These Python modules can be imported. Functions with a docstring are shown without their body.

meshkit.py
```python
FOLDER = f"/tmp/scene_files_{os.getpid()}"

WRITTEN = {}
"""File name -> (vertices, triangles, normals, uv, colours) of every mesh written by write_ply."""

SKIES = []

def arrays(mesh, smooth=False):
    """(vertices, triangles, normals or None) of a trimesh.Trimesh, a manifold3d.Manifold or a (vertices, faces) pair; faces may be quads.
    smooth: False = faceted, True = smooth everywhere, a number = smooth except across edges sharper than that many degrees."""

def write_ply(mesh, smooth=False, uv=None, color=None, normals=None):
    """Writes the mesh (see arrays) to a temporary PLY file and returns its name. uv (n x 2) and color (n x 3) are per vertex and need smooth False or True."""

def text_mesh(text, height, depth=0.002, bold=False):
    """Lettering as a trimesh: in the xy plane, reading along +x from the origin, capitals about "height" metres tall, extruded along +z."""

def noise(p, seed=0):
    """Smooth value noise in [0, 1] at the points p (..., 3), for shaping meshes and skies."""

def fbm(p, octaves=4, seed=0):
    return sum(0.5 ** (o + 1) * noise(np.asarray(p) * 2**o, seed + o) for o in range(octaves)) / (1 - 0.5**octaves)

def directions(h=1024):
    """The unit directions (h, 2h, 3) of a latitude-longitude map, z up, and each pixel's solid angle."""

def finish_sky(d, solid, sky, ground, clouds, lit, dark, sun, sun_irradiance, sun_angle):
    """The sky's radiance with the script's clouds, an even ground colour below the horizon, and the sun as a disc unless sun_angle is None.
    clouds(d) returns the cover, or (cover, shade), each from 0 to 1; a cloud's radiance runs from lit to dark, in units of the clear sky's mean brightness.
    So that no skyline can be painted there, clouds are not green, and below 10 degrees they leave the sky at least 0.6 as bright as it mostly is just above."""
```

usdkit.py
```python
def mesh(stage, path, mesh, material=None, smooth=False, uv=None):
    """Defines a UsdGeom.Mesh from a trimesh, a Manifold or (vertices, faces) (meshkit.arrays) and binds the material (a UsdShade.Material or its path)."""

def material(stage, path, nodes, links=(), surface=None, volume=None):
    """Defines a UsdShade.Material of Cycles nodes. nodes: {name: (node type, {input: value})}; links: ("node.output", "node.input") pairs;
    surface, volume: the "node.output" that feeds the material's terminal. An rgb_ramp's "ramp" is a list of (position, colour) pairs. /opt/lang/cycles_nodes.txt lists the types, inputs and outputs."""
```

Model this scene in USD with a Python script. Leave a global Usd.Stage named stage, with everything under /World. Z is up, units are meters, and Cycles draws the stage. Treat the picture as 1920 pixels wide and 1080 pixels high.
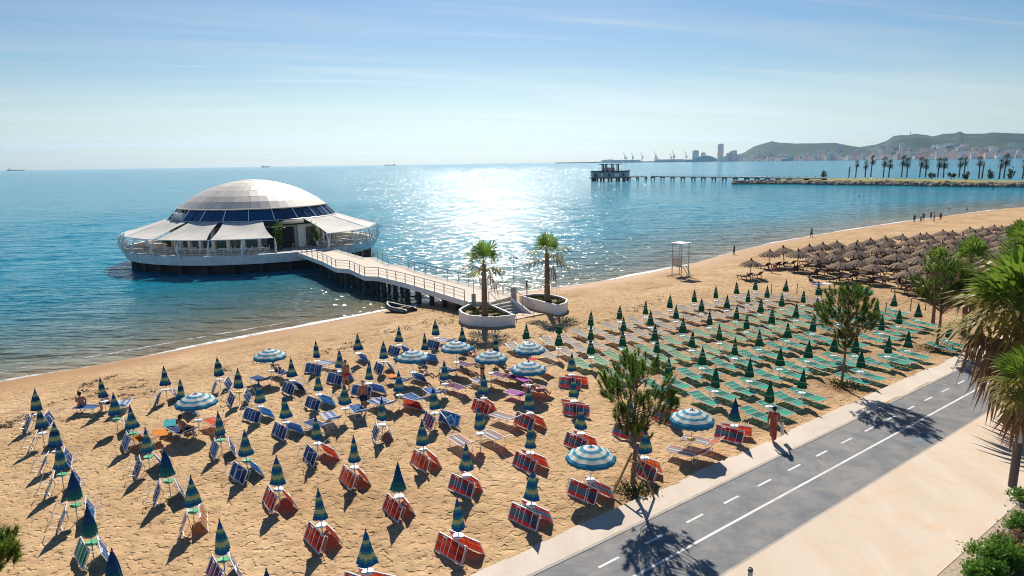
import math, random
import numpy as np, trimesh, manifold3d, usdkit, meshkit
from pxr import Usd, UsdGeom, UsdLux, UsdShade, Gf, Sdf, Vt

stage = Usd.Stage.CreateInMemory()
UsdGeom.SetStageUpAxis(stage, UsdGeom.Tokens.z)
UsdGeom.SetStageMetersPerUnit(stage, 1.0)
world = UsdGeom.Xform.Define(stage, '/World'); stage.SetDefaultPrim(world.GetPrim())
UsdGeom.Scope.Define(stage, '/World/Looks')
rng = np.random.default_rng(7); random.seed(7)

# ------------------------------------------------------------------ camera, sky, sun, exposure
FPX, CAM_H = 1280.0, 14.0
PITCH, ROLL = math.atan((540 - 304.9) / FPX), math.atan(0.0142)
Fw = np.array([0, math.cos(PITCH), -math.sin(PITCH)]); U0 = np.array([0, math.sin(PITCH), math.cos(PITCH)]); R0 = np.array([1., 0, 0])
Rt = math.cos(ROLL) * R0 - math.sin(ROLL) * U0; Up = math.cos(ROLL) * U0 + math.sin(ROLL) * R0
cam = UsdGeom.Camera.Define(stage, '/World/camera')
cam.CreateHorizontalApertureAttr(36.0); cam.CreateVerticalApertureAttr(20.25); cam.CreateFocalLengthAttr(36.0 * FPX / 1920)
cam.CreateClippingRangeAttr(Gf.Vec2f(0.5, 100000)); cam.CreateFStopAttr(0.0)
EXPOSURE = 0.5
cam.CreateExposureAttr(EXPOSURE)
cam.AddTransformOp().Set(Gf.Matrix4d(*Rt, 0, *Up, 0, *(-Fw), 0, 0, 0, CAM_H, 1))
SUN_EL, SUN_AZ = math.radians(40.5), math.radians(-2.0)
SDIR = np.array([math.sin(SUN_AZ) * math.cos(SUN_EL), math.cos(SUN_AZ) * math.cos(SUN_EL), math.sin(SUN_EL)])
sun = UsdLux.DistantLight.Define(stage, '/World/sun')
sun.CreateNormalizeAttr(True); sun.CreateIntensityAttr(1.2); sun.CreateAngleAttr(0.5); sun.CreateColorAttr(Gf.Vec3f(1.0, 0.93, 0.82))
sun.AddRotateXYZOp().Set(Gf.Vec3f(math.degrees(SUN_EL) - 90, 0, 0)); 
_zax = SDIR; _xax = np.cross([0, 0, 1.], _zax); _xax /= np.linalg.norm(_xax); _yax = np.cross(_zax, _xax)
sun.ClearXformOpOrder(); sun.AddTransformOp().Set(Gf.Matrix4d(*_xax, 0, *_yax, 0, *_zax, 0, 0, 0, 0, 1))

def mat(name, nodes, links=(), surface='p.BSDF', volume=None):
    return usdkit.material(stage, '/World/Looks/' + name, nodes, links, surface=surface, volume=volume)

mat('sky_air', {
    'tc': ('texture_coordinate', {}),
    'sky': ('sky_texture', {'sky_type': 'single_scattering', 'sun_disc': False, 'sun_elevation': SUN_EL, 'sun_rotation': SUN_AZ, 'altitude': 20.0, 'air_density': 1.0, 'aerosol_density': 0.35, 'ozone_density': 1.0}),
    'sep': ('separate_xyz', {}), 'zz': ('math', {'math_type': 'maximum', 'value2': 0.0}), 'zp': ('math', {'math_type': 'add', 'value2': 0.07}),
    'px': ('math', {'math_type': 'divide'}), 'py': ('math', {'math_type': 'divide'}), 'cv': ('combine_xyz', {'z': 0.0}),
    'mp': ('mapping', {'mapping_type': 'texture', 'scale': (2.8, 0.6, 1.0), 'rotation': (0, 0, 0.30), 'location': (2.2, 0.6, 0)}),
    'n1': ('noise_texture', {'scale': 0.8, 'detail': 7.0, 'roughness': 0.55, 'distortion': 0.6}),
    'mp2': ('mapping', {'mapping_type': 'texture', 'scale': (4.0, 0.30, 1.0), 'rotation': (0, 0, 0.24), 'location': (0.3, 1.7, 0)}),
    'n2': ('noise_texture', {'scale': 1.2, 'detail': 6.0, 'roughness': 0.55, 'distortion': 0.5}),
    'r1': ('map_range', {'from_min': 0.46, 'from_max': 0.78, 'to_min': 0.0, 'to_max': 0.5, 'clamp': True}),
    'r2': ('map_range', {'from_min': 0.57, 'from_max': 0.74, 'to_min': 0.0, 'to_max': 0.5, 'clamp': True}),
    'add': ('math', {'math_type': 'maximum'}),
    'hz': ('map_range', {'from_min': 0.0, 'from_max': 0.13, 'to_min': 0.42, 'to_max': 0.0, 'clamp': True}),
    'add2': ('math', {'math_type': 'add', 'use_clamp': True}),
    'bw': ('rgb_to_bw', {}), 'sat': ('hsv', {'saturation': 1.5, 'value': 0.93, 'hue': 0.507}), 'cl': ('vector_math', {'math_type': 'scale', 'vector1': (1.12, 1.17, 1.2)}),
    'mx': ('mix', {}), 'bg': ('background_shader', {'strength': 0.058})},
    [('tc.generated', 'sep.vector'), ('sep.z', 'zz.value1'), ('zz.value', 'zp.value1'), ('sep.x', 'px.value1'), ('zp.value', 'px.value2'), ('sep.y', 'py.value1'), ('zp.value', 'py.value2'),
     ('px.value', 'cv.x'), ('py.value', 'cv.y'), ('cv.vector', 'mp.vector'), ('mp.vector', 'n1.vector'), ('cv.vector', 'mp2.vector'), ('mp2.vector', 'n2.vector'),
     ('n1.fac', 'r1.value'), ('n2.fac', 'r2.value'), ('r1.result', 'add.value1'), ('r2.result', 'add.value2'), ('sep.z', 'hz.value'), ('add.value', 'add2.value1'), ('hz.result', 'add2.value2'),
     ('sky.color', 'sat.color'), ('sky.color', 'bw.color'), ('bw.val', 'cl.scale'), ('sat.color', 'mx.color1'), ('cl.vector', 'mx.color2'), ('add2.value', 'mx.fac'), ('mx.color', 'bg.color')], surface='bg.background')
dome = UsdLux.DomeLight.Define(stage, '/World/sky')
dome.CreateIntensityAttr(1.0)
UsdShade.MaterialBindingAPI.Apply(dome.GetPrim()).Bind(UsdShade.Material.Get(stage, '/World/Looks/sky_air'))
dome.GetPrim().SetCustomDataByKey('kind', 'structure')

# ------------------------------------------------------------------ helpers
def ray(px, py): return Fw + Rt * ((px - 960) / FPX) + Up * ((540 - py) / FPX)
CAMP = np.array([0, 0, CAM_H])
def at(px, py, z=1.0):
    """The point of the horizontal plane at height z seen at a place of the photograph."""
    d = ray(px, py); return CAMP + d * ((z - CAM_H) / d[2])
def at_dist(px, py, y):
    d = ray(px, py); return CAMP + d * (y / d[1])

class MB:
    def __init__(s): s.v, s.f, s.n, s.c = [], [], 0, []
    def add(s, v, f, col=None):
        v = np.asarray(v, float).reshape(-1, 3); f = np.asarray(f, int)
        if f.ndim == 2 and f.shape[1] == 4: f = np.vstack([f[:, [0, 1, 2]], f[:, [0, 2, 3]]])
        s.v.append(v); s.f.append(f + s.n); s.n += len(v)
        s.c.append(np.broadcast_to(np.asarray((1, 1, 1) if col is None else col, float), (len(v), 3)))
        return s
    def mesh(s, m): return s.add(m.vertices, m.faces)
    def box(s, c, size, rz=0.0, M=None):
        x, y, z = np.asarray(size) / 2
        v = np.array([[-x, -y, -z], [x, -y, -z], [x, y, -z], [-x, y, -z], [-x, -y, z], [x, -y, z], [x, y, z], [-x, y, z]])
        if M is not None: v = v @ np.asarray(M).T
        elif rz: cc, ss = math.cos(rz), math.sin(rz); v = v @ np.array([[cc, ss, 0], [-ss, cc, 0], [0, 0, 1]])
        return s.add(v + np.asarray(c), BOXF)
    def bar(s, a, b, w, h, up=(0, 0, 1)):
        a, b = np.asarray(a, float), np.asarray(b, float); d = b - a; L = np.linalg.norm(d); x = d / L
        y = np.cross(up, x); ny = np.linalg.norm(y); y = y / ny if ny > 1e-6 else np.array([0, 1., 0]); z = np.cross(x, y)
        return s.box((a + b) / 2, (L, w, h), M=np.stack([x, y, z], 1))
    def tube(s, pts, r, k=6):
        p = np.asarray(pts, float); r = np.broadcast_to(np.asarray(r, float), (len(p),))
        t = np.gradient(p, axis=0); t /= np.linalg.norm(t, axis=1, keepdims=True) + 1e-12
        ref = np.where(np.abs(t[:, 2:]) < 0.9, [[0, 0, 1.]], [[1., 0, 0]])
        a = np.cross(t, ref); a /= np.linalg.norm(a, axis=1, keepdims=True); b = np.cross(t, a)
        g = np.arange(k) * 2 * np.pi / k
        v = p[:, None] + r[:, None, None] * (np.cos(g)[None, :, None] * a[:, None] + np.sin(g)[None, :, None] * b[:, None])
        i, j = np.meshgrid(np.arange(len(p) - 1), np.arange(k), indexing='ij')
        q = np.stack([i * k + j, (i + 1) * k + j, (i + 1) * k + (j + 1) % k, i * k + (j + 1) % k], -1).reshape(-1, 4)
        n = len(p); v = np.vstack([v.reshape(-1, 3), p[:1], p[-1:]])
        f = np.vstack([q[:, [0, 1, 2]], q[:, [0, 2, 3]], [[n * k, (x + 1) % k, x] for x in range(k)], [[n * k + 1, (n - 1) * k + x, (n - 1) * k + (x + 1) % k] for x in range(k)]])
        return s.add(v, f[:, ::-1])
    def lathe(s, prof, k=24, c=(0, 0, 0), a0=0.0, a1=2 * math.pi, wob=None):
        prof = np.asarray(prof, float); full = abs(a1 - a0 - 2 * math.pi) < 1e-6
        g = np.linspace(a0, a1, k + 1); g = g[:-1] if full else g; m = len(g)
        rr = np.ones(m) if wob is None else wob(g)
        v = np.stack([prof[:, None, 0] * rr * np.cos(g), prof[:, None, 0] * rr * np.sin(g), np.broadcast_to(prof[:, None, 1], (len(prof), m))], -1).reshape(-1, 3) + np.asarray(c)
        i, j = np.meshgrid(np.arange(len(prof) - 1), np.arange(m if full else m - 1), indexing='ij')
        q = np.stack([i * m + j, i * m + (j + 1) % m, (i + 1) * m + (j + 1) % m, (i + 1) * m + j], -1).reshape(-1, 4)
        return s.add(v, q)
    def quad(s, a, b, c, d): return s.add([a, b, c, d], [[0, 1, 2, 3]])
    def get(s): return np.vstack(s.v), np.vstack(s.f)
    def cols(s): return np.vstack(s.c)
BOXF = np.array([[0, 3, 2, 1], [4, 5, 6, 7], [0, 1, 5, 4], [1, 2, 6, 5], [2, 3, 7, 6], [3, 0, 4, 7]])

def prism(poly, z0, z1, zf=None):
    """Polygon extruded from z0 to z1 (zf(x,y) shifts the heights)."""
    import shapely.geometry as sg
    m = trimesh.creation.extrude_polygon(sg.Polygon(poly), z1 - z0, engine='earcut'); m.apply_translation([0, 0, z0])
    if zf is not None: m.vertices[:, 2] += zf(m.vertices[:, 0], m.vertices[:, 1])
    return m.vertices, m.faces

used, kids = {}, {}
def numbered(name, table=used):
    k = table.get(name, -1) + 1; table[name] = k
    return name if k == 0 else f'{name}_{k:03d}'
def tag(p, label=None, cat=None, group=None, kind=None):
    for k, v in (('label', label), ('category', cat), ('group', group), ('kind', kind)):
        if v: p.SetCustomDataByKey(k, v)
    return p
def obj(name, mesh, material, parent=None, smooth=False, label=None, cat=None, group=None, kind=None, cd=False, prim=None):
    base = '/World' if parent is None else str(parent.GetPath())
    path = base + '/' + numbered(name, used if parent is None else kids.setdefault(base, {}))
    cols = mesh.cols() if cd and isinstance(mesh, MB) else None
    if cols is not None and smooth: smooth = True
    m = usdkit.mesh(stage, path, mesh.get() if isinstance(mesh, MB) else mesh, '/World/Looks/' + material, smooth=smooth)
    if cols is not None:
        UsdGeom.PrimvarsAPI(m).CreatePrimvar('Cd', Sdf.ValueTypeNames.Color3fArray, 'vertex').Set(Vt.Vec3fArray.FromNumpy(cols.astype(np.float32)))
    if prim is not None:
        UsdGeom.PrimvarsAPI(m).CreatePrimvar('Cd', Sdf.ValueTypeNames.Color3fArray, 'vertex').Set(Vt.Vec3fArray.FromNumpy(np.asarray(prim, np.float32)))
    return tag(m.GetPrim(), label, cat, group, kind)
def thing(name, label, cat, loc=(0, 0, 0), rotz=0.0, group=None, scale=None, lean=None):
    x = UsdGeom.Xform.Define(stage, '/World/' + numbered(name))
    x.AddTranslateOp().Set(Gf.Vec3d(*map(float, loc))); x.AddRotateZOp().Set(math.degrees(rotz))
    if lean is not None: x.AddRotateXOp().Set(math.degrees(lean))
    if scale is not None: x.AddScaleOp().Set(Gf.Vec3f(*map(float, np.broadcast_to(scale, 3))))
    return tag(x.GetPrim(), label, cat, group)
protos = {}
def place(key, make, name, label, cat, loc, rotz=0.0, group=None, scale=None, lean=None):
    """The first of a kind is built with its parts, every later one refers to it."""
    t = thing(name, label, cat, loc, rotz, group, scale, lean)
    if key not in protos: protos[key] = t; make(t)
    else: t.GetReferences().AddInternalReference(protos[key].GetPath()); t.SetInstanceable(True)
    return t
def ordinal(n): 
    w = ['first', 'second', 'third', 'fourth', 'fifth', 'sixth', 'seventh', 'eighth', 'ninth', 'tenth', 'eleventh', 'twelfth', 'thirteenth', 'fourteenth', 'fifteenth', 'sixteenth', 'seventeenth', 'eighteenth', 'nineteenth', 'twentieth']
    return w[n - 1] if n <= 20 else f'{n}' + {1: 'st', 2: 'nd', 3: 'rd'}.get(n % 10 if n % 100 not in (11, 12, 13) else 0, 'th')

# ------------------------------------------------------------------ materials
def plain(name, col, rough=0.6, spec=0.3, var=0.12, scale=6.0, metal=0.0, obj_space=False, bump=0.0, rnd=0.0):
    lo, hi = [max(0, c * (1 - var)) for c in col], [min(1, c * (1 + var)) for c in col]
    nodes = {'g': ('geometry', {}), 'n': ('noise_texture', {'scale': scale, 'detail': 4.0, 'roughness': 0.6}), 'r': ('rgb_ramp', {'ramp': [(0.3, lo), (0.7, hi)]}),
             'p': ('principled_bsdf', {'roughness': rough, 'specular_ior_level': spec, 'metallic': metal})}
    links = [('g.position', 'n.vector'), ('n.fac', 'r.fac')]
    if rnd:
        nodes['oi'] = ('object_info', {}); nodes['mr'] = ('map_range', {'from_min': 0.0, 'from_max': 1.0, 'to_min': 1 - rnd, 'to_max': 1 + rnd}); nodes['sc'] = ('vector_math', {'math_type': 'scale'})
        links += [('oi.random', 'mr.value'), ('r.color', 'sc.vector1'), ('mr.result', 'sc.scale'), ('sc.vector', 'p.base_color')]
    else: links.append(('r.color', 'p.base_color'))
    if bump:
        nodes['b'] = ('bump', {'strength': bump, 'distance': 0.02}); links += [('n.fac', 'b.height'), ('b.normal', 'p.normal')]
    return mat(name, nodes, links)
def cloth(name, col, var=0.1, scale=14.0, trans=0.25, rnd=0.0, rough=0.8):
    lo, hi = [c * (1 - var) for c in col], [min(1, c * (1 + var)) for c in col]
    nodes = {'g': ('geometry', {}), 'n': ('noise_texture', {'scale': scale, 'detail': 3.0}), 'r': ('rgb_ramp', {'ramp': [(0.3, lo), (0.7, hi)]}),
             'p': ('principled_bsdf', {'roughness': rough, 'specular_ior_level': 0.2}), 't': ('translucent_bsdf', {}), 'm': ('mix_closure', {'fac': trans})}
    return mat(name, nodes, [('g.position', 'n.vector'), ('n.fac', 'r.fac'), ('r.color', 'p.base_color'), ('r.color', 't.color'), ('p.BSDF', 'm.closure1'), ('t.BSDF', 'm.closure2')], surface='m.closure')
def painted(name, trans=0.25, rough=0.75, spec=0.2):
    nodes = {'a': ('attribute', {'attribute': 'Cd'}), 'g': ('geometry', {}), 'n': ('noise_texture', {'scale': 9.0, 'detail': 3.0}), 'mr': ('map_range', {'to_min': 0.82, 'to_max': 1.15}), 's': ('vector_math', {'math_type': 'scale'}),
             'p': ('principled_bsdf', {'roughness': rough, 'specular_ior_level': spec}), 't': ('translucent_bsdf', {}), 'm': ('mix_closure', {'fac': trans})}
    return mat(name, nodes, [('a.color', 's.vector1'), ('g.position', 'n.vector'), ('n.fac', 'mr.value'), ('mr.result', 's.scale'), ('s.vector', 'p.base_color'), ('s.vector', 't.color'), ('p.BSDF', 'm.closure1'), ('t.BSDF', 'm.closure2')], surface='m.closure')
def leafmat(name, a, b, trans=0.35, scale=1.5, rough=0.5, spec=0.3):
    nodes = {'g': ('geometry', {}), 'n': ('noise_texture', {'scale': scale, 'detail': 2.0}), 'ri': ('math', {'math_type': 'multiply_add', 'value2': 0.5}), 'r': ('rgb_ramp', {'ramp': [(0.35, a), (0.85, b)]}),
             'nn': ('math', {'math_type': 'multiply', 'value2': 0.7}),
             'p': ('principled_bsdf', {'roughness': rough, 'specular_ior_level': spec}), 't': ('translucent_bsdf', {}), 'm': ('mix_closure', {'fac': trans})}
    return mat(name, nodes, [('g.position', 'n.vector'), ('n.fac', 'nn.value1'), ('g.random_per_island', 'ri.value1'), ('nn.value', 'ri.value3'), ('ri.value', 'r.fac'), ('r.color', 'p.base_color'), ('r.color', 't.color'), ('p.BSDF', 'm.closure1'), ('t.BSDF', 'm.closure2')], surface='m.closure')

plain('white_paint', (0.78, 0.78, 0.76), 0.45, 0.4, 0.06, 2.0)
plain('white_metal', (0.72, 0.72, 0.72), 0.35, 0.5, 0.08, 8.0)
plain('hull_paint', (0.60, 0.61, 0.63), 0.55, 0.4, 0.16, 0.9)
plain('pier_white', (0.66, 0.64, 0.62), 0.6, 0.3, 0.1, 0.8)
plain('concrete', (0.50, 0.46, 0.40), 0.85, 0.2, 0.14, 1.2)
plain('deck_stone', (0.62, 0.54, 0.45), 0.85, 0.2, 0.1, 0.9)
plain('dark_pile', (0.035, 0.033, 0.03), 0.7, 0.3, 0.4, 1.5)
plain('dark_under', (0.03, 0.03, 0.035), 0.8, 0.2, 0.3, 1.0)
plain('black_fascia', (0.02, 0.021, 0.025), 0.4, 0.4, 0.2, 1.0)
plain('steel_rail', (0.16, 0.13, 0.11), 0.45, 0.5, 0.15, 3.0)
plain('grey_metal', (0.30, 0.29, 0.28), 0.5, 0.4, 0.15, 3.0)
plain('dark_metal', (0.05, 0.045, 0.05), 0.5, 0.4, 0.2, 3.0)
plain('wall_white', (0.74, 0.73, 0.70), 0.7, 0.3, 0.06, 0.8)
plain('bronze_pole', (0.10, 0.065, 0.06), 0.55, 0.4, 0.12, 2.0)
plain('pole_white', (0.62, 0.62, 0.60), 0.5, 0.4, 0.1, 2.0)
plain('wood_pale', (0.32, 0.20, 0.10), 0.8, 0.2, 0.2, 5.0)
plain('bark', (0.16, 0.105, 0.07), 0.9, 0.15, 0.35, 8.0, bump=0.6)
plain('palm_bark', (0.19, 0.125, 0.085), 0.9, 0.15, 0.35, 7.0, bump=0.8)
plain('dark_wood', (0.085, 0.04, 0.028), 0.6, 0.3, 0.25, 5.0)
plain('rubber', (0.04, 0.045, 0.055), 0.5, 0.4, 0.2, 3.0)
plain('plastic_white', (0.75, 0.74, 0.72), 0.5, 0.35, 0.05, 3.0)
plain('plastic_green', (0.10, 0.42, 0.20), 0.5, 0.35, 0.1, 3.0)
plain('plastic_yellow', (0.72, 0.50, 0.04), 0.5, 0.35, 0.1, 3.0)
plain('rope', (0.30, 0.24, 0.18), 0.9, 0.1, 0.2, 8.0)
plain('terracotta', (0.30, 0.11, 0.06), 0.8, 0.2, 0.15, 3.0)
for nm, c in dict(skin_pale=(0.56, 0.30, 0.20), skin_tan=(0.36, 0.16, 0.09), skin_dark=(0.22, 0.10, 0.06)).items():
    mat(nm, {'g': ('geometry', {}), 'n': ('noise_texture', {'scale': 9.0}), 'r': ('rgb_ramp', {'ramp': [(0.3, [x * 0.9 for x in c]), (0.7, [x * 1.08 for x in c])]}), 'p': ('principled_bsdf', {'roughness': 0.5, 'subsurface_weight': 0.08, 'specular_ior_level': 0.35})},
        [('g.position', 'n.vector'), ('n.fac', 'r.fac'), ('r.color', 'p.base_color')])
for nm, c in dict(hair_dark=(0.02, 0.014, 0.01), hair_grey=(0.35, 0.33, 0.31), hair_brown=(0.07, 0.035, 0.018)).items(): plain(nm, c, 0.6, 0.3, 0.2, 30)
for nm, c in dict(cloth_navy=(0.012, 0.03, 0.09), cloth_blue=(0.01, 0.09, 0.36), cloth_red=(0.46, 0.035, 0.015), cloth_black=(0.015, 0.015, 0.02), cloth_white=(0.75, 0.73, 0.70), cloth_orange=(0.62, 0.20, 0.015), cloth_pink=(0.60, 0.16, 0.22), cloth_purple=(0.36, 0.05, 0.36), cloth_teal=(0.02, 0.30, 0.33), cloth_olive=(0.08, 0.09, 0.04)).items():
    cloth(nm, c, trans=0.12)
painted('parasol_cloth', 0.12); painted('open_cloth', 0.22, 0.7); painted('bed_stripes', 0.4)
cloth('sail_cloth', (0.77, 0.73, 0.67), 0.08, 0.8, 0.18)
leafmat('palm_green', (0.13, 0.22, 0.025), (0.40, 0.48, 0.07), 0.5, 0.8)
leafmat('palm_yellowing', (0.26, 0.23, 0.045), (0.58, 0.46, 0.11), 0.45, 0.8)
leafmat('palm_dead', (0.26, 0.15, 0.08), (0.58, 0.38, 0.20), 0.35, 1.2, 0.8, 0.15)
leafmat('palm_far', (0.035, 0.06, 0.02), (0.11, 0.12, 0.035), 0.3, 0.4)
leafmat('pine_green', (0.08, 0.15, 0.02), (0.32, 0.36, 0.055), 0.58, 1.2)
leafmat('pine_yellow', (0.16, 0.15, 0.025), (0.50, 0.34, 0.06), 0.45, 1.2)
leafmat('shrub_green', (0.10, 0.22, 0.028), (0.38, 0.50, 0.07), 0.45, 2.0)
leafmat('ground_cover', (0.05, 0.075, 0.015), (0.22, 0.19, 0.05), 0.2, 2.0)
leafmat('spit_grass', (0.20, 0.20, 0.035), (0.42, 0.36, 0.08), 0.1, 0.1)
leafmat('thatch', (0.30, 0.205, 0.145), (0.66, 0.52, 0.39), 0.12, 3.0, 0.9, 0.15)
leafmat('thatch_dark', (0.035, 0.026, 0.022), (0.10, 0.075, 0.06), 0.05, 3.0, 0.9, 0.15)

# sand: dry and wet colour from the mesh attribute, footprints as relief
mat('sand', {'a': ('attribute', {'attribute': 'Cd'}), 'sp': ('separate_color', {}), 'g': ('geometry', {}),
    'n1': ('noise_texture', {'scale': 0.18, 'detail': 4.0, 'roughness': 0.6}), 'n2': ('noise_texture', {'scale': 2.2, 'detail': 6.0, 'roughness': 0.65}), 'n3': ('noise_texture', {'scale': 45.0, 'detail': 3.0, 'roughness': 0.7}),
    'r1': ('rgb_ramp', {'ramp': [(0.32, (0.43, 0.275, 0.14)), (0.52, (0.53, 0.35, 0.187)), (0.72, (0.61, 0.425, 0.243))]}),
    'mr': ('map_range', {'from_min': 0.3, 'from_max': 0.7, 'to_min': 0.72, 'to_max': 1.16}), 's': ('vector_math', {'math_type': 'scale'}),
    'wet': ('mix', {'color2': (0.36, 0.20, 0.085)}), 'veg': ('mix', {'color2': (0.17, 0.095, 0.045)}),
    'v1': ('noise_texture', {'scale': 4.2, 'detail': 1.5, 'roughness': 0.5}), 'v2': ('map_range', {'from_min': 0.54, 'from_max': 0.70, 'to_min': 1.0, 'to_max': 0.0, 'clamp': True}), 
    'h1': ('math', {'math_type': 'multiply_add', 'value2': 0.0}), 'h2': ('math', {'math_type': 'multiply_add', 'value2': 0.42}), 'h3': ('math', {'math_type': 'multiply_add', 'value2': 0.06}), 'h0': ('math', {'math_type': 'multiply', 'value2': 0.45}),
    'bs': ('map_range', {'to_min': 1.0, 'to_max': 0.08, 'clamp': True}), 'b': ('bump', {'distance': 0.14}), 'ro': ('map_range', {'to_min': 0.95, 'to_max': 0.6}),
    'p': ('principled_bsdf', {'specular_ior_level': 0.15})},
    [('g.position', 'n1.vector'), ('g.position', 'n2.vector'), ('g.position', 'n3.vector'), ('g.position', 'v1.vector'), ('v1.fac', 'v2.value'), ('n1.fac', 'r1.fac'), ('n2.fac', 'mr.value'), ('r1.color', 's.vector1'), ('mr.result', 's.scale'),
     ('a.color', 'sp.color'), ('sp.r', 'wet.fac'), ('s.vector', 'wet.color1'), ('wet.color', 'veg.color1'), ('sp.g', 'veg.fac'), ('veg.color', 'p.base_color'),
     ('n2.fac', 'h0.value1'), ('h0.value', 'h1.value3'), ('v1.fac', 'h1.value1'), ('v2.result', 'h2.value1'), ('h1.value', 'h2.value3'), ('n3.fac', 'h3.value1'), ('h2.value', 'h3.value3'), ('h3.value', 'b.height'), ('sp.r', 'bs.value'), ('bs.result', 'b.strength'), ('b.normal', 'p.normal'), ('sp.r', 'ro.value'), ('ro.result', 'p.roughness')])
def pave(name, a, b, sc, rough=0.85, spec=0.2, streak=False, stain=None, amount=0.0, drift=0.0, crack=0.0):
    nodes = {'g': ('geometry', {}), 'mp': ('mapping', {'rotation': (0, 0, -0.65), 'scale': (1, 0.22 if streak else 1, 1)}), 'n': ('noise_texture', {'scale': sc, 'detail': 7.0, 'roughness': 0.62}), 'f': ('noise_texture', {'scale': 38.0, 'detail': 2.0}), 'r': ('rgb_ramp', {'ramp': [(0.3, a), (0.7, b)]}),
             'mr': ('map_range', {'to_min': 0.84, 'to_max': 1.14}), 's': ('vector_math', {'math_type': 'scale'}), 'b': ('bump', {'strength': 0.25, 'distance': 0.012}), 'p': ('principled_bsdf', {'roughness': rough, 'specular_ior_level': spec}),
             'ns': ('noise_texture', {'scale': 0.42, 'detail': 8.0, 'roughness': 0.68, 'distortion': 1.2}), 'ms': ('map_range', {'from_min': 0.50, 'from_max': 0.72, 'to_min': 0.0, 'to_max': amount, 'clamp': True}), 'mx': ('mix', {'color2': stain or a}),
             'nd': ('noise_texture', {'scale': 0.9, 'detail': 9.0, 'roughness': 0.75, 'distortion': 0.7}), 'md': ('map_range', {'from_min': 0.56, 'from_max': 0.76, 'to_min': 0.0, 'to_max': drift, 'clamp': True}), 'mx2': ('mix', {'color2': (0.50, 0.36, 0.22)}),
             'vc': ('voronoi_texture', {'scale': 0.35, 'feature': 'distance_to_edge', 'randomness': 1.0}), 'nv': ('noise_texture', {'scale': 1.7, 'detail': 5.0}), 'av': ('vector_math', {'math_type': 'multiply_add', 'vector2': (0.9, 0.9, 0.0)}), 'mc': ('map_range', {'from_min': 0.0, 'from_max': 0.006, 'to_min': crack, 'to_max': 0.0, 'clamp': True}), 'mx3': ('mix', {'color2': (0.06, 0.055, 0.05)})}
    mat(name, nodes, [('g.position', 'mp.vector'), ('mp.vector', 'n.vector'), ('g.position', 'f.vector'), ('n.fac', 'r.fac'), ('r.color', 's.vector1'), ('f.fac', 'mr.value'), ('mr.result', 's.scale'), ('g.position', 'ns.vector'), ('ns.fac', 'ms.value'), ('ms.result', 'mx.fac'), ('s.vector', 'mx.color1'),
        ('g.position', 'nd.vector'), ('nd.fac', 'md.value'), ('md.result', 'mx2.fac'), ('mx.color', 'mx2.color1'), ('g.position', 'nv.vector'), ('nv.color', 'av.vector1'), ('g.position', 'av.vector3'), ('av.vector', 'vc.vector'), ('vc.distance', 'mc.value'), ('mc.result', 'mx3.fac'), ('mx2.color', 'mx3.color1'), ('mx3.color', 'p.base_color'), ('f.fac', 'b.height'), ('b.normal', 'p.normal')])
pave('walk_paving', (0.56, 0.47, 0.39), (0.68, 0.59, 0.50), 0.7, streak=True, stain=(0.46, 0.36, 0.27), amount=0.4, drift=0.5)
pave('plaza_paving', (0.56, 0.45, 0.34), (0.68, 0.57, 0.46), 0.45, streak=True, stain=(0.62, 0.40, 0.22), amount=0.55, drift=0.3)
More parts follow.
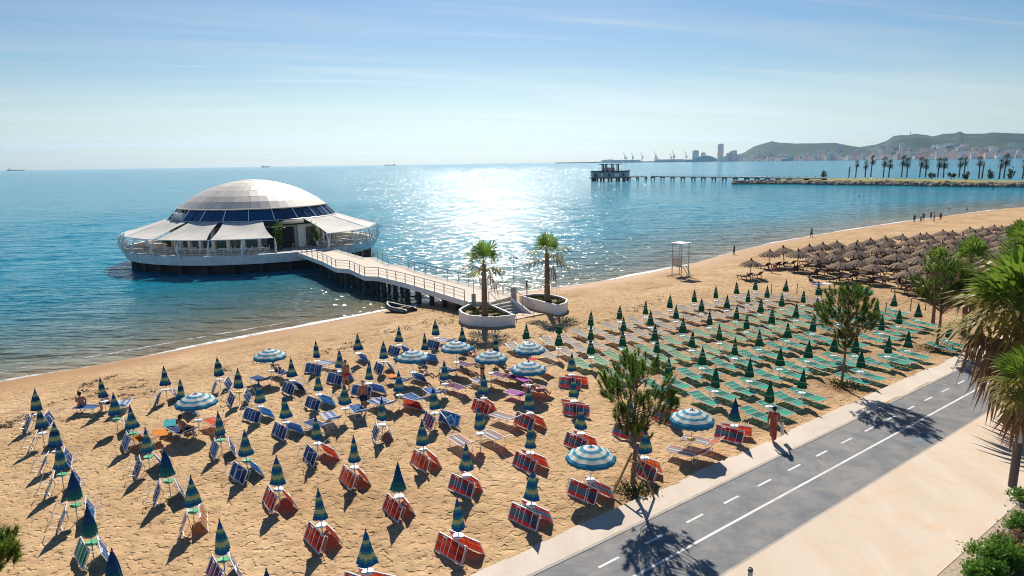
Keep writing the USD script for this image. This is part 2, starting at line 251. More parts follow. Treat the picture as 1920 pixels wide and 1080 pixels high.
pave('asphalt', (0.125, 0.135, 0.148), (0.235, 0.232, 0.228), 1.1, 0.8, 0.3, stain=(0.30, 0.265, 0.23), amount=0.75, drift=0.35, crack=0.28)
pave('kerb_stone', (0.34, 0.30, 0.26), (0.46, 0.41, 0.36), 2.0)
pave('road_paint', (0.58, 0.57, 0.55), (0.76, 0.75, 0.73), 3.0, 0.7, stain=(0.27, 0.26, 0.25), amount=0.5, drift=0.5)
pave('gravel_mix', (0.30, 0.23, 0.16), (0.52, 0.43, 0.33), 9.0)
pave('soil', (0.14, 0.09, 0.05), (0.26, 0.17, 0.09), 3.0)
pave('rock', (0.10, 0.075, 0.06), (0.30, 0.24, 0.19), 0.8)
pave('pale_stone', (0.50, 0.45, 0.38), (0.70, 0.65, 0.57), 4.0)

pave('blue_patch', (0.12, 0.18, 0.22), (0.17, 0.24, 0.29), 3.0, 0.8, stain=(0.2, 0.2, 0.2), amount=0.8, drift=0.3)
# water: body colour by depth, waves as relief
mat('sea_water', {'a': ('attribute', {'attribute': 'Cd'}), 'sp': ('separate_color', {}), 'g': ('geometry', {}), 
    'r': ('rgb_ramp', {'ramp': [(0.0, (0.26, 0.20, 0.12)), (0.10, (0.15, 0.15, 0.105)), (0.24, (0.07, 0.145, 0.15)), (0.45, (0.004, 0.20, 0.29)), (0.8, (0.0, 0.235, 0.34)), (1.0, (0.0, 0.25, 0.37))]}),
    'm1': ('mapping', {'rotation': (0, 0, -0.66), 'scale': (0.10, 0.42, 0.4)}), 'n1': ('noise_texture', {'scale': 1.0, 'detail': 4.0, 'roughness': 0.55, 'distortion': 0.4}),
    'm2': ('mapping', {'rotation': (0, 0, -0.5), 'scale': (0.55, 1.3, 1.0)}), 'n2': ('noise_texture', {'scale': 1.0, 'detail': 2.0, 'roughness': 0.45, 'distortion': 0.3}),
    'n3': ('noise_texture', {'scale': 0.02, 'detail': 3.0}), 'c3': ('map_range', {'from_min': 0.35, 'from_max': 0.65, 'to_min': 0.85, 'to_max': 1.15}), 's': ('vector_math', {'math_type': 'scale'}),
    'h1': ('math', {'math_type': 'multiply', 'value2': 2.6}), 'h2': ('math', {'math_type': 'multiply_add', 'value2': 0.8}),
    'b': ('bump', {'strength': 1.0, 'distance': 0.41}), 'p': ('principled_bsdf', {'ior': 1.33, 'specular_ior_level': 0.2}), 'm4': ('mapping', {'rotation': (0, 0, -0.3), 'scale': (0.7, 1.5, 1.0)}), 'n4': ('noise_texture', {'scale': 1.0, 'detail': 7.0, 'roughness': 0.75}), 'ro': ('map_range', {'from_min': 0.38, 'from_max': 0.62, 'to_min': 0.07, 'to_max': 0.14, 'clamp': True})},
    [('a.color', 'sp.color'), ('sp.r', 'r.fac'), ('r.color', 's.vector1'), ('g.position', 'n3.vector'), ('n3.fac', 'c3.value'), ('c3.result', 's.scale'), ('s.vector', 'p.base_color'), ('g.position', 'm1.vector'), ('m1.vector', 'n1.vector'), ('g.position', 'm2.vector'), ('m2.vector', 'n2.vector'),
     ('n1.fac', 'h1.value1'), ('h1.value', 'h2.value3'), ('n2.fac', 'h2.value1'), ('h2.value', 'b.height'), ('b.normal', 'p.normal'), ('g.position', 'm4.vector'), ('m4.vector', 'n4.vector'), ('n4.fac', 'ro.value'), ('ro.result', 'p.roughness')])
mat('foam', {'g': ('geometry', {}), 'a': ('attribute', {'attribute': 'Cd'}), 'sp': ('separate_color', {}), 'n': ('noise_texture', {'scale': 1.1, 'detail': 7.0, 'roughness': 0.72, 'distortion': 0.8}), 'ad': ('math', {'math_type': 'add'}), 'mr': ('map_range', {'from_min': 0.86, 'from_max': 1.10, 'clamp': True}), 't': ('transparent_bsdf', {}), 'd': ('diffuse_bsdf', {'color': (0.80, 0.80, 0.78)}), 'm': ('mix_closure', {})},
    [('g.position', 'n.vector'), ('a.color', 'sp.color'), ('n.fac', 'ad.value1'), ('sp.r', 'ad.value2'), ('ad.value', 'mr.value'), ('mr.result', 'm.fac'), ('t.BSDF', 'm.closure1'), ('d.BSDF', 'm.closure2')], surface='m.closure')
def pane(name, col, fac_add=0.35):
    mat(name, {'f': ('fresnel', {'IOR': 1.5}), 'gl': ('glossy_bsdf', {'color': (0.9, 0.95, 1.0), 'roughness': 0.03}), 't': ('transparent_bsdf', {'color': col}), 'm': ('mix_closure', {})}, [('f.fac', 'm.fac'), ('t.BSDF', 'm.closure1'), ('gl.BSDF', 'm.closure2')], surface='m.closure')
mat('blue_glass', {'p': ('principled_bsdf', {'base_color': (0.006, 0.045, 0.12), 'roughness': 0.05, 'specular_ior_level': 0.6})})
pane('clear_pane', (0.55, 0.66, 0.66))
mat('haze_air', {'v': ('principled_volume', {'color': (0.46, 0.74, 1.0), 'density': 4.0e-5, 'anisotropy': 0.55})}, surface=None, volume='v.volume')

# ------------------------------------------------------------------ ground, sea, promenade
SHORE = np.array([(-400, -250), (-90, -8), (-60, 20), (-34.4, 44.0), (-30.8, 46.8), (-27.0, 50.5), (-22.5, 54.8), (-17.3, 59.8), (-13.4, 64.2), (-10.7, 66.6), (-5.6, 70.2), (0.0, 72.7), (6.6, 76.6), (14.5, 82.8), (24.5, 92.0), (38.1, 108.5), (54.9, 124.7), (75.7, 141.9), (100.2, 160.1), (123.1, 177.1), (141.0, 188.2), (200, 222), (300, 262), (600, 330)])
def shore_d(x, y):
    """Distance to the waterline, positive on land."""
    p = np.stack([np.ravel(x), np.ravel(y)], 1).astype(float); best = np.full(len(p), 1e18)
    for a, b in zip(SHORE[:-1], SHORE[1:]):
        ab = b - a; t = np.clip(((p - a) @ ab) / (ab @ ab), 0, 1); best = np.minimum(best, ((p - a - t[:, None] * ab) ** 2).sum(1))
    s = np.where(p[:, 1] < np.interp(p[:, 0], SHORE[:, 0], SHORE[:, 1]), 1.0, -1.0)
    return (s * np.sqrt(best)).reshape(np.shape(x))
def zland(d): return np.where(d > 0, 0.03 + 0.95 * (1 - np.exp(-np.maximum(d, 0) / 6.0)), 0.03 + 0.10 * np.maximum(d, -45))
def gz(x, y): return float(zland(shore_d(np.array([x]), np.array([y])))[0])
def ground(px, py):
    p = at(px, py, 1.0)
    for _ in range(12): p = at(px, py, gz(p[0], p[1]))
    return p
RA = np.array([3.956, 19.776]); RU = np.array([0.79349, 0.60858]); RN = np.array([RU[1], -RU[0]])
def road(s, t): return RA + np.multiply.outer(s, RU) + np.multiply.outer(t, RN)

def grid(ss, tt, fn):
    S, T = np.meshgrid(ss, tt, indexing='ij'); v = fn(S, T); n, m = len(ss), len(tt)
    i, j = np.meshgrid(np.arange(n - 1), np.arange(m - 1), indexing='ij'); q = np.stack([i * m + j, (i + 1) * m + j, (i + 1) * m + j + 1, i * m + j + 1], -1).reshape(-1, 4)
    return v.reshape(-1, 3), q
def steps(*segs):
    out = [segs[0][0]]
    for a, b, h in segs: out += list(np.linspace(a, b, max(2, int(round(abs(b - a) / h)) + 1))[1:])
    return np.array(out)

TREE_SPOTS = [(4.72, 25.21, 1.3), (18.99, 37.72, 1.6), (29.09, 45.21, 2.0)]
def sand_fn(S, T):
    x = RA[0] + S * RU[0] + T * RN[0]; y = RA[1] + S * RU[1] + T * RN[1]; d = shore_d(x, y); z = zland(d)
    P = np.stack([x, y, np.zeros_like(x)], -1)
    dry = np.clip((d - 7) / 6, 0, 1)
    z = z + dry * (0.35 + 1.1 * np.clip(meshkit.fbm(P * 0.16, 3, 19) * 2 - .5, 0, 1)) * (0.09 * (meshkit.fbm(P * 0.9, 3, 3) - 0.5) + 0.05 * (meshkit.fbm(P * 3.0, 3, 5) - 0.5) - 0.055 * np.clip((meshkit.noise(P * 3.3, 11) - 0.60) * 4, 0, 1)) + (d > 0) * 0.05 * (meshkit.fbm(P * 0.25, 2, 9) - 0.5)
    edge = np.clip((-3.36 - T) / 0.8, 0, 1); z = np.where(T > -5, 0.985 * (1 - edge) + z * edge, z)
    return np.stack([x, y, z], -1)
ss = steps((-60, -14, 1.0), (-14, 46, 0.16), (46, 90, 0.45), (90, 190, 1.3), (190, 560, 10.0)); tt = steps((-3.36, -34, 0.16), (-34, -62, 0.4), (-62, -140, 3.0))
v, q = grid(ss, tt, sand_fn)
d = shore_d(v[:, 0], v[:, 1]); nz = meshkit.fbm(v * [0.22, 0.22, 0] , 3, 21)
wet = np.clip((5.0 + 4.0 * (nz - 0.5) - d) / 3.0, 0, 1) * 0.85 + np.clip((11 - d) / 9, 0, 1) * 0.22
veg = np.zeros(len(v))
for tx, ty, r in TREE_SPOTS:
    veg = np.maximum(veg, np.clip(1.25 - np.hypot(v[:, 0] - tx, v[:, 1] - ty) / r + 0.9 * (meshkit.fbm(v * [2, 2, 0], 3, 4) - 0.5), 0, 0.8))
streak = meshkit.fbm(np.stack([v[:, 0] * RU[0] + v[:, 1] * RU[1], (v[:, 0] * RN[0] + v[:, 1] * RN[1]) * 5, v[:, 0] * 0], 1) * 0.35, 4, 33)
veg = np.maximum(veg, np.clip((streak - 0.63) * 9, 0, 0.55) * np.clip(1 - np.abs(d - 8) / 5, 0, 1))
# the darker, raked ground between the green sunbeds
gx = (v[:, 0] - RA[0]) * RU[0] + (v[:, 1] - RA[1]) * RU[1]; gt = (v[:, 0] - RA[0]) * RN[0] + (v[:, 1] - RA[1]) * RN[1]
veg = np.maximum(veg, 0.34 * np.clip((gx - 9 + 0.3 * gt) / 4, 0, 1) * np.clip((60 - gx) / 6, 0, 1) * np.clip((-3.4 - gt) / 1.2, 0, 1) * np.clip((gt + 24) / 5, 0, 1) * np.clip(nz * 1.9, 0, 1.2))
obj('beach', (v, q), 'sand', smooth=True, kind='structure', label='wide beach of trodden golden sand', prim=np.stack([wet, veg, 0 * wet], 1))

def strip(name, t0, t1, z, material, s0=-40, s1=330, label=None, thick=0.14, kind='structure'):
    m = MB(); a, b, c, e = road(s0, t0), road(s1, t0), road(s1, t1), road(s0, t1)
    m.add(*prism([a, b, c, e], z - thick, z)); return obj(name, m, material, kind=kind, label=label)
strip('promenade', -3.4, -2.16, 1.062, 'walk_paving', label='pale paved walkway between the sand and the asphalt', thick=0.4)
strip('kerb', -2.158, -2.02, 1.066, 'kerb_stone', label='thin stone edging along the asphalt track', thick=0.4)
strip('cycle_path', -2.018, 1.64, 1.05, 'asphalt', label='grey asphalt track with white lane lines', thick=0.3)
strip('paved_edge', 1.642, 1.74, 1.058, 'kerb_stone', label='narrow edging between asphalt and plaza', thick=0.3)
strip('plaza', 1.742, 5.92, 1.064, 'plaza_paving', label='broad cream paved plaza beside the asphalt track', thick=0.3)
strip('gravel_strip', 5.922, 6.42, 1.05, 'gravel_mix', label='gravel strip along the plaza edge', thick=0.3)
strip('planting_bed', 6.422, 90, 1.03, 'soil', label='bare soil of the planted border', thick=0.3)
m = MB(); m.add(*prism([road(-30, -0.055), road(200, -0.055), road(200, 0.055), road(-30, 0.055)], 1.0495, 1.0535)); obj('lane_line', m, 'road_paint', kind='structure', label='continuous white line painted on the asphalt')
for k, s0 in enumerate(np.arange(-16.45, 120, 2.235)):
    m = MB(); m.add(*prism([road(s0, -1.1), road(s0 + 0.95, -1.1), road(s0 + 0.95, -1.0), road(s0, -1.0)], 1.0495, 1.0535)); obj('lane_dash', m, 'road_paint', kind='structure')
rb_ = np.random.default_rng(2); c_ = road(18.6, 1.02)
for k, (dx, r_) in enumerate(((0, .62),)):
    g = np.linspace(0, 2 * np.pi, 19)[:-1]; q_ = r_ * (1 + .35 * rb_.normal(size=18) * .6); pp = [tuple(c_ + RU * (dx + math.cos(a) * q * 1.5) + RN * (math.sin(a) * q * .42)) for a, q in zip(g, q_)]
    m = MB(); m.add(*prism(pp, 1.0495, 1.0525)); obj('paint_patch', m, 'blue_patch', kind='structure', label='faded blue paint patch on the grey asphalt')
lv = np.array([road(-80, -3.3), road(560, -3.3), road(560, 500), road(-80, 500)])
m = MB(); m.add(*prism(lv, -3.0, 0.7)); obj('terrain', m, 'soil', kind='structure', label='low land inland of the beach')
rz_ = np.random.default_rng(31); m = MB()
for k in range(48):      # sand blown over the walkway's edge and along the kerb
    s0 = rz_.uniform(-12, 60); t0 = -3.40 if rz_.random() < .75 else -2.22; L_, W_ = rz_.uniform(.3, 1.4), rz_.uniform(.03, .12); g = np.linspace(0, 2 * np.pi, 15)[:-1]; q_ = 1 + .3 * rz_.normal(size=14)
    c_ = road(s0, t0 + (W_ * .55 if t0 < -3 else 0)); P_ = np.array([c_ + RU * math.cos(a) * L_ * q + RN * max(math.sin(a) * W_ * q, -W_ * .5) for a, q in zip(g, q_)])
    if t0 > -3: P_ = np.array([p_ if (p_ - RA) @ RN < -2.165 else p_ - RN * ((p_ - RA) @ RN + 2.165) for p_ in P_])
    m.add(np.vstack([np.c_[P_, np.full(14, 1.0625)], [[c_[0], c_[1], 1.0625 + W_ * .07]]]), [[j, (j + 1) % 14, 14] for j in range(14)], (0, 0, 0))
obj('sand_drift', m, 'sand', kind='stuff', label='thin sand drifted over the walkway edge', cat='sand', cd=True, smooth=True)
# seabed under the near water
xs, ys = np.linspace(-150, 420, 96), np.linspace(-20, 420, 80)
v, q = grid(xs, ys, lambda X, Y: np.stack([X, Y, np.minimum(zland(shore_d(X, Y)), 0.2) - 0.25], -1)); obj('seabed', (v, q), 'soil', smooth=True, kind='structure')

# sea: one sheet, finer where it is near
def sea_z(x, y):
    d = -shore_d(x, y); u = x * RN[0] + y * RN[1]; w = x * RU[0] + y * RU[1]
    P = np.stack([u * 0.35, w * 0.07, u * 0], -1); Q = np.stack([x * 0.5, y * 0.5, x * 0], -1)
    a = 0.34 * (meshkit.fbm(P, 3, 2) - 0.5) + 0.10 * (meshkit.fbm(Q, 2, 8) - 0.5)
    br = 0.10 * np.clip(np.sin(u * 1.25 + 2.2 * meshkit.fbm(np.stack([w * 0.05, u * 0.05, u * 0], -1), 2, 6)), 0, 1) ** 3 * np.clip(1 - np.abs(d - 7) / 8, 0, 1)
    return (a + br) * np.clip(d / 5, 0.05, 1) * np.clip((240 - np.hypot(x, y - 60)) / 80, 0, 1)
xs = steps((-16000, -2000, 2000), (-2000, -400, 200), (-400, -130, 15), (-130, 60, 0.6), (60, 240, 1.2), (240, 800, 20), (800, 16000, 1900)); ys = steps((-200, 30, 10), (30, 130, 0.6), (130, 260, 1.3), (260, 700, 20), (700, 3000, 100), (3000, 16500, 1500))
X, Y = np.meshgrid(xs, ys, indexing='ij'); D = shore_d(X, Y); Z = np.where(D < 3, sea_z(X, Y), 0) - 0.015 * (D > 0)
i, j = np.meshgrid(np.arange(len(xs) - 1), np.arange(len(ys) - 1), indexing='ij'); M_ = len(ys)
q = np.stack([i * M_ + j, (i + 1) * M_ + j, (i + 1) * M_ + j + 1, i * M_ + j + 1], -1).reshape(-1, 4)
keep = D.reshape(-1)[q].min(1) < 2.5; q = q[keep]
uniq, inv = np.unique(q, return_inverse=True); v = np.stack([X, Y, Z], -1).reshape(-1, 3)[uniq]; q = inv.reshape(q.shape)
dep = np.clip(-D.reshape(-1)[uniq] + 10 * (meshkit.fbm(np.stack([v[:, 0], v[:, 1], v[:, 0] * 0], 1) * 0.03, 3, 14) - 0.5), 0, 1e9); depth = np.clip(0.9 * (1 - np.exp(-dep / 50.0)) + 0.1 * np.clip(dep / 500, 0, 1), 0, 1)
depth = np.minimum(depth, np.clip(dep / 20, 0, 1))
obj('sea', (v, q), 'sea_water', smooth=True, kind='structure', label='turquoise sea glittering in the sun', prim=np.stack([depth, depth, depth], 1))
# foam: the wash on the sand and the last small breakers
def along_shore(step=0.7, lo=2, hi=21):
    pts = []
    for a, b in zip(SHORE[lo:hi], SHORE[lo + 1:hi + 1]):
        n = max(1, int(np.linalg.norm(b - a) / step)); pts += [a + (b - a) * k / n for k in range(n)]
    p = np.array(pts)
    for _ in range(12): p[1:-1] = (p[:-2] + 2 * p[1:-1] + p[2:]) / 4
    t = np.gradient(p, axis=0); t /= np.linalg.norm(t, axis=1, keepdims=True); return p, np.stack([-t[:, 1], t[:, 0]], 1)
p, nn = along_shore()
def foam_band(off, width, strength, seed, gap=0.0):
    k = np.arange(len(p)); arc = np.r_[0, np.cumsum(np.linalg.norm(np.diff(p, axis=0), axis=1))]
    wob = 1.6 * (meshkit.fbm(np.stack([arc * 0.12, arc * 0 + seed, arc * 0], 1), 3, seed) - 0.5); w = width * (0.5 + meshkit.fbm(np.stack([arc * 0.2, arc * 0, arc * 0 + 3], 1), 2, seed + 1))
    amt = strength + 0.5 * (meshkit.fbm(np.stack([arc * 0.06, arc * 0, arc * 0], 1), 2, seed + 2) - 0.5) - gap
    rows = []; cols = []
    for c, a in ((-0.5, -0.6), (-0.25, 0), (0.1, 0.12), (0.5, -0.6)):
        pos = p + nn * (off + wob + c * w)[:, None]; dd = shore_d(pos[:, 0], pos[:, 1])
        rows.append(np.c_[pos, np.maximum(zland(dd) * (dd > 0), sea_z(pos[:, 0], pos[:, 1])) + 0.012]); cols.append(amt + a)
    v = np.stack(rows, 1); m = v.shape[1]; n = len(p); i, j = np.meshgrid(np.arange(n - 1), np.arange(m - 1), indexing='ij')
    q = np.stack([i * m + j, (i + 1) * m + j, (i + 1) * m + j + 1, i * m + j + 1], -1).reshape(-1, 4); c = np.stack(cols, 1).reshape(-1)
    obj('sea_foam', (v.reshape(-1, 3), q), 'foam', smooth=True, kind='stuff', label='white foam of small waves along the waterline', cat='foam', prim=np.stack([c, c, c], 1))
foam_band(0.3, 1.9, 0.46, 1); foam_band(2.8, 1.0, 0.16, 5); foam_band(6.2, 1.0, 0.06, 9)
plain('spit_turf', (0.25, 0.23, 0.075), 0.95, 0.1, 0.35, 0.12)
mat('shop_glass', {'p': ('principled_bsdf', {'base_color': (0.05, 0.08, 0.085), 'roughness': 0.06, 'specular_ior_level': 0.5})})
# ------------------------------------------------------------------ far shore: hills, town, harbour
SEAM = 304.9
def yh(px): return 318.5 - 0.0142 * px
def far_pt(px, py, dist):
    """A point at the given distance that stands at a height read off the photograph."""
    d = ray(px, py); return CAMP + d * (dist / d[1])
def shore_dist(px): return float(np.interp(px, [1040, 1280, 1400, 1500, 1600, 1750, 1920, 2100, 2500], [7200, 5600, 4700, 4200, 3900, 3500, 3200, 2900, 2600]))
HILL = [(1375, 293), (1395, 286), (1410, 276), (1425, 271), (1445, 266), (1462, 268), (1490, 270), (1520, 269), (1565, 268), (1585, 272), (1610, 276), (1640, 271), (1660, 264), (1672, 255), (1690, 253), (1700, 254), (1710, 252), (1730, 254), (1745, 257), (1765, 252), (1785, 251), (1795, 247), (1805, 251), (1840, 251), (1860, 249), (1890, 251), (1930, 252), (1990, 250), (2060, 255), (2150, 262), (2300, 280), (2500, 292)]
def hills_mesh(profile, back, depth, jit, seed):
    hx = np.arange(profile[0][0], profile[-1][0] + 1, 4.0); hy = np.interp(hx, [a for a, b in profile], [b for a, b in profile])
    rows = []; ts = np.linspace(0, 1.6, 26)
    for t in ts:
        row = []
        for x, y in zip(hx, hy):
            D = shore_dist(x) + 90; top = far_pt(x, y, D + back)[2]; q = far_pt(x, yh(x), D + back * t + 40)
            up = max(0.0, top) * (math.sin(min(t, 1.0) * math.pi / 2) ** 1.5 if t <= 1 else math.cos((t - 1) / 0.6 * math.pi / 2))
            row.append((q[0], q[1], 1.5 + up))
        rows.append(row)
    v = np.array(rows); amp = 0.16 * v[..., 2:3] * (1 - 0.75 * np.exp(-((ts - 1) / 0.2) ** 2))[:, None, None]
    v[..., 2:3] += amp * (meshkit.fbm(v * [jit, jit, 0], 5, seed) - 0.5)[..., None] * 2
    n, m = v.shape[:2]; i, j = np.meshgrid(np.arange(n - 1), np.arange(m - 1), indexing='ij')
    return v.reshape(-1, 3), np.stack([i * m + j, i * m + j + 1, (i + 1) * m + j + 1, (i + 1) * m + j], -1).reshape(-1, 4)
mat('hill_scrub', {'g': ('geometry', {}), 'n': ('noise_texture', {'scale': 0.006, 'detail': 8.0, 'roughness': 0.65}), 'r': ('rgb_ramp', {'ramp': [(0.36, (0.012, 0.035, 0.025)), (0.55, (0.03, 0.065, 0.04)), (0.70, (0.11, 0.12, 0.08))]}), 'p': ('principled_bsdf', {'roughness': 0.95, 'specular_ior_level': 0.1})}, [('g.position', 'n.vector'), ('n.fac', 'r.fac'), ('r.color', 'p.base_color')])
obj('hills', hills_mesh(HILL, 900, 1, 0.004, 3), 'hill_scrub', smooth=True, kind='structure', label='wooded hills behind the far town')
m = MB()   # the flat shore under the town
edge = [far_pt(x, yh(x), shore_dist(x)) for x in range(1280, 2520, 40)]; inner = [far_pt(x, yh(x), shore_dist(x) + 1500) for x in range(2480, 1260, -40)]
m.add(*prism([(a[0], a[1]) for a in edge + inner], -1, 2.0)); obj('far_shore', m, 'pale_stone', kind='structure', label='pale strip of the far shore')
# town: six kinds of block, placed on shore and slope
for nm, c in dict(block_cream=(0.72, 0.64, 0.56), block_pink=(0.7, 0.52, 0.48), block_white=(0.85, 0.83, 0.8), block_grey=(0.5, 0.5, 0.52), block_brick=(0.52, 0.33, 0.27)).items():
    mat(nm, {'g': ('geometry', {}), 'bt': ('brick_texture', {'scale': 1.0, 'mortar_size': 0.8, 'brick_width': 3.6, 'row_height': 3.0, 'offset': 0.0, 'color1': [x * 0.45 for x in c], 'color2': [x * 0.6 for x in c], 'mortar': c}), 'mp': ('mapping', {'rotation': (1.5708, 0, 0)}), 'p': ('principled_bsdf', {'roughness': 0.8})}, [('g.position', 'mp.vector'), ('mp.vector', 'bt.vector'), ('bt.color', 'p.base_color')])
SPIT_PALMS = [(1591.5, 335, 312, .45), (1604, 335, 302, .75), (1622, 335, 304, .85), (1632.5, 334, 294, 1.0), (1656, 335, 297, 1.0), (1666, 335, 302, .9), (1690, 335, 295, 1.05), (1700, 335, 299, 1.0), (1724, 335, 298, 1.0), (1735, 335, 302, .95), (1758, 335, 299, .95), (1768.5, 335, 300, 1.05), (1798, 335, 298, .95), (1807, 334, 296, .8), (1835, 337, 295, .9), (1841, 337, 302, .35), (1873, 338, 300, .8), (1882, 337, 292, 1.1), (1917, 338, 301, .9)]
LM = sorted([(1350, 'the tall tower'), (1388, 'the harbour slope'), (1445, 'the domed hilltop')] + [(x, f'the {ordinal(k + 1)} palm on the spit') for k, (x, *_ ) in enumerate(SPIT_PALMS) if k % 2 == 1])
def block_maker(h, w, d, kind, mt):
    def make(t):
        m = MB(); m.box((0, 0, h / 2), (w, d, h)); 
        if kind == 1: m.box((w * .18, 0, h * .5 + h * .06), (w * .4, d * 1.06, h * 1.1))
        if kind == 2:
            for k in range(int(h / 6)): m.box((0, -d / 2 - .5, 3 + k * 6), (w * .8, 1.2, 1.0))
        obj('wall', m, mt, t)
        r = MB(); r.box((0, 0, h + .4), (w * 1.04, d * 1.04, .9)); r.box((w * .12, 0, h + 2.2), (w * .3, d * .4, 3.0)); obj('roof', r, 'concrete', t)
    return make
KINDS = [(20, 22, 16, 0, 'block_cream'), (27, 20, 15, 1, 'block_pink'), (16, 30, 14, 2, 'block_white'), (33, 18, 18, 1, 'block_grey'), (24, 26, 14, 2, 'block_cream'), (30, 17, 16, 0, 'block_brick'), (12, 36, 18, 0, 'block_white'), (22, 34, 14, 2, 'block_pink')]
HUES = {'block_cream': 'cream', 'block_pink': 'pinkish', 'block_white': 'white', 'block_grey': 'grey', 'block_brick': 'brick red'}
rb = np.random.default_rng(21); cnt = {}
spots = []
for k in range(285):
    px = rb.uniform(1385, 1925); dep = rb.beta(1.1, 2.4); hy = np.interp(px, [a for a, b in HILL], [b for a, b in HILL])
    D = shore_dist(px) + 30 + 560 * dep; P = far_pt(px, yh(px), D)
    back = max(0.0, min(1.0, (D - shore_dist(px) - 130) / 900)); top = max(0, far_pt(px, hy, shore_dist(px) + 990)[2]); z = 1.0 + top * math.sin(back * math.pi / 2) ** 1.5
    spots.append((px, P[0], P[1], z - 1, int(rb.integers(0, 8)), rb.uniform(.75, 1.25) * (1.1 if px > 1500 else .85)))
spots += [(1352 + k * 7.5, *far_pt(1352 + k * 7.5, yh(1352), 5000)[:2], 1, (4, 0, 5, 3, 1)[k % 5], s) for k, s in enumerate((1.3, 1.7, 1.9, 2.1, 1.6, 1.0))]
spots.sort()
for px, x, y, z, k, s in spots:
    lx, ln = min(LM, key=lambda a: abs(a[0] - px)); side = 'right' if px > lx else 'left'; key = (HUES[KINDS[k][4]], ln, side); cnt[key] = cnt.get(key, 0) + 1
    place(('block', k), block_maker(*KINDS[k]), 'apartment_block', f'{ordinal(cnt[key])} {key[0]} far apartment block just {side} of {ln}', 'building', (x, y, z), rb.uniform(-.3, .3), 'apartment blocks of the far town', s)
def tower(name, px0, px1, top, D, mt, label, cap=True):
    a, b = far_pt(px0, yh(px0), D), far_pt(px1, yh(px1), D); h = far_pt(px0, top, D)[2]; w = b[0] - a[0]; t = thing(name, label, 'building', ((a[0] + b[0]) / 2, D, 1))
    m = MB(); m.box((0, 0, h / 2), (w, w * .8, h)); obj('wall', m, mt, t)
    if cap: m = MB(); m.box((0, 0, h + 1.5), (w * .7, w * .5, 5)); m.box((0, 0, h - h * .12), (w * 1.06, w * .86, 1.6)); m.box((0, 0, h * .5), (w * 1.06, w * .86, 1.2)); obj('roof', m, 'concrete', t)
tower('tower_block', 1346, 1355, 271, 5200, 'block_pink', 'tall slim tower rising alone above the far harbour')
tower('office_block', 1299, 1309, 283, 5500, 'block_grey', 'dark square block behind the ship in the harbour')
tower('harbour_block', 1315, 1322, 287, 5450, 'block_cream', 'small pale block right of the dark square harbour block')
tower('hill_house', 1444.5, 1447.5, 265, 5600, 'block_grey', 'small lookout building on top of the near green hill')
def mast(px, y0, y1, D):
    b = far_pt(px, y0, D); h = far_pt(px, y1, D)[2] - b[2]; t = thing('radio_mast', 'thin radio mast on the far hill crest', 'mast', b)
    m = MB(); m.tube([(0, 0, -20), (0, 0, h)], [2.0, .8], 4); obj('mast', m, 'grey_metal', t); m = MB(); [m.box((0, 0, h * f), (9, 9, 1)) for f in (.5, .8)]; obj('platform', m, 'grey_metal', t)
mast(1707, 254, 245, 4400)
# breakwater and quay
m = MB(); pts = [far_pt(x, yh(x), D) for x, D in ((1045, 7000), (1130, 6500), (1215, 6000), (1300, 5500), (1385, 5000))]
for a, b in zip(pts, pts[1:]): m.bar(a * [1, 1, 0] + [0, 0, 4], b * [1, 1, 0] + [0, 0, 4], 40, 10)
obj('breakwater', m, 'rock', kind='structure', label='long low breakwater of the far harbour')
m = MB()
for x0, x1, h, D in ((1128, 1165, 18, 6300), (1138, 1148, 26, 6250), (1165, 1200, 16, 6100), (1228, 1282, 16, 5800)):
    a, b = far_pt(x0, yh(x0), D), far_pt(x1, yh(x1), D); m.box(((a[0] + b[0]) / 2, D, h / 2 + 4), (b[0] - a[0], 40, h)); 
t = thing('harbour_sheds', 'long low sheds along the far quay under the cranes', 'building'); obj('wall', m, 'block_grey', t); r = MB()
for x0, x1, h, D in ((1128, 1165, 18, 6300), (1165, 1200, 16, 6100), (1228, 1282, 16, 5800)):
    a, b = far_pt(x0, yh(x0), D), far_pt(x1, yh(x1), D); r.box(((a[0] + b[0]) / 2, D, h + 5.4), (b[0] - a[0] + 6, 46, 2.5))
obj('roof', r, 'concrete', t)
def make_crane(t):
    m = MB(); [m.tube([(sx * 7, sy * 7, 0), (sx * 3, sy * 3, 34)], 1.2, 4) for sx in (-1, 1) for sy in (-1, 1)]; m.box((0, 0, 34), (9, 9, 3)); obj('legs', m, 'dark_metal', t)
    m = MB(); m.box((3, 0, 41), (16, 8, 11)); obj('cab', m, 'grey_metal', t); m = MB(); m.tube([(2, 0, 44), (-16, 0, 92)], [2.0, .9], 4); m.tube([(8, 0, 50), (-16, 0, 92)], .5, 4); obj('jib', m, 'dark_metal', t)
CR = [(1171.5, 6150, 1.0), (1175, 6140, .75), (1186, 6080, .95), (1204, 5980, .95), (1229, 5860, 1.0), (1232, 5850, .7), (1258, 5700, .8), (1263, 5690, 1.05), (1286.5, 5560, .9)]
CL = ['leftmost far harbour crane, tall jib leaning left', 'short harbour crane close right of the leftmost crane', 'lone harbour crane in the middle of the left three', 'harbour crane at the right end of the left shed', 'taller crane of the pair above the middle quay', 'shorter crane of the pair above the middle quay', 'short crane beside the tallest right quay crane', 'tallest crane of the right part of the quay', 'harbour crane at the bow of the big ship']
for (x, D, s), l in zip(CR, CL): place('crane', make_crane, 'harbour_crane', l, 'crane', (far_pt(x, yh(x), D)[0], D, 4), rb.uniform(-.4, .4), 'cranes of the far harbour', s)
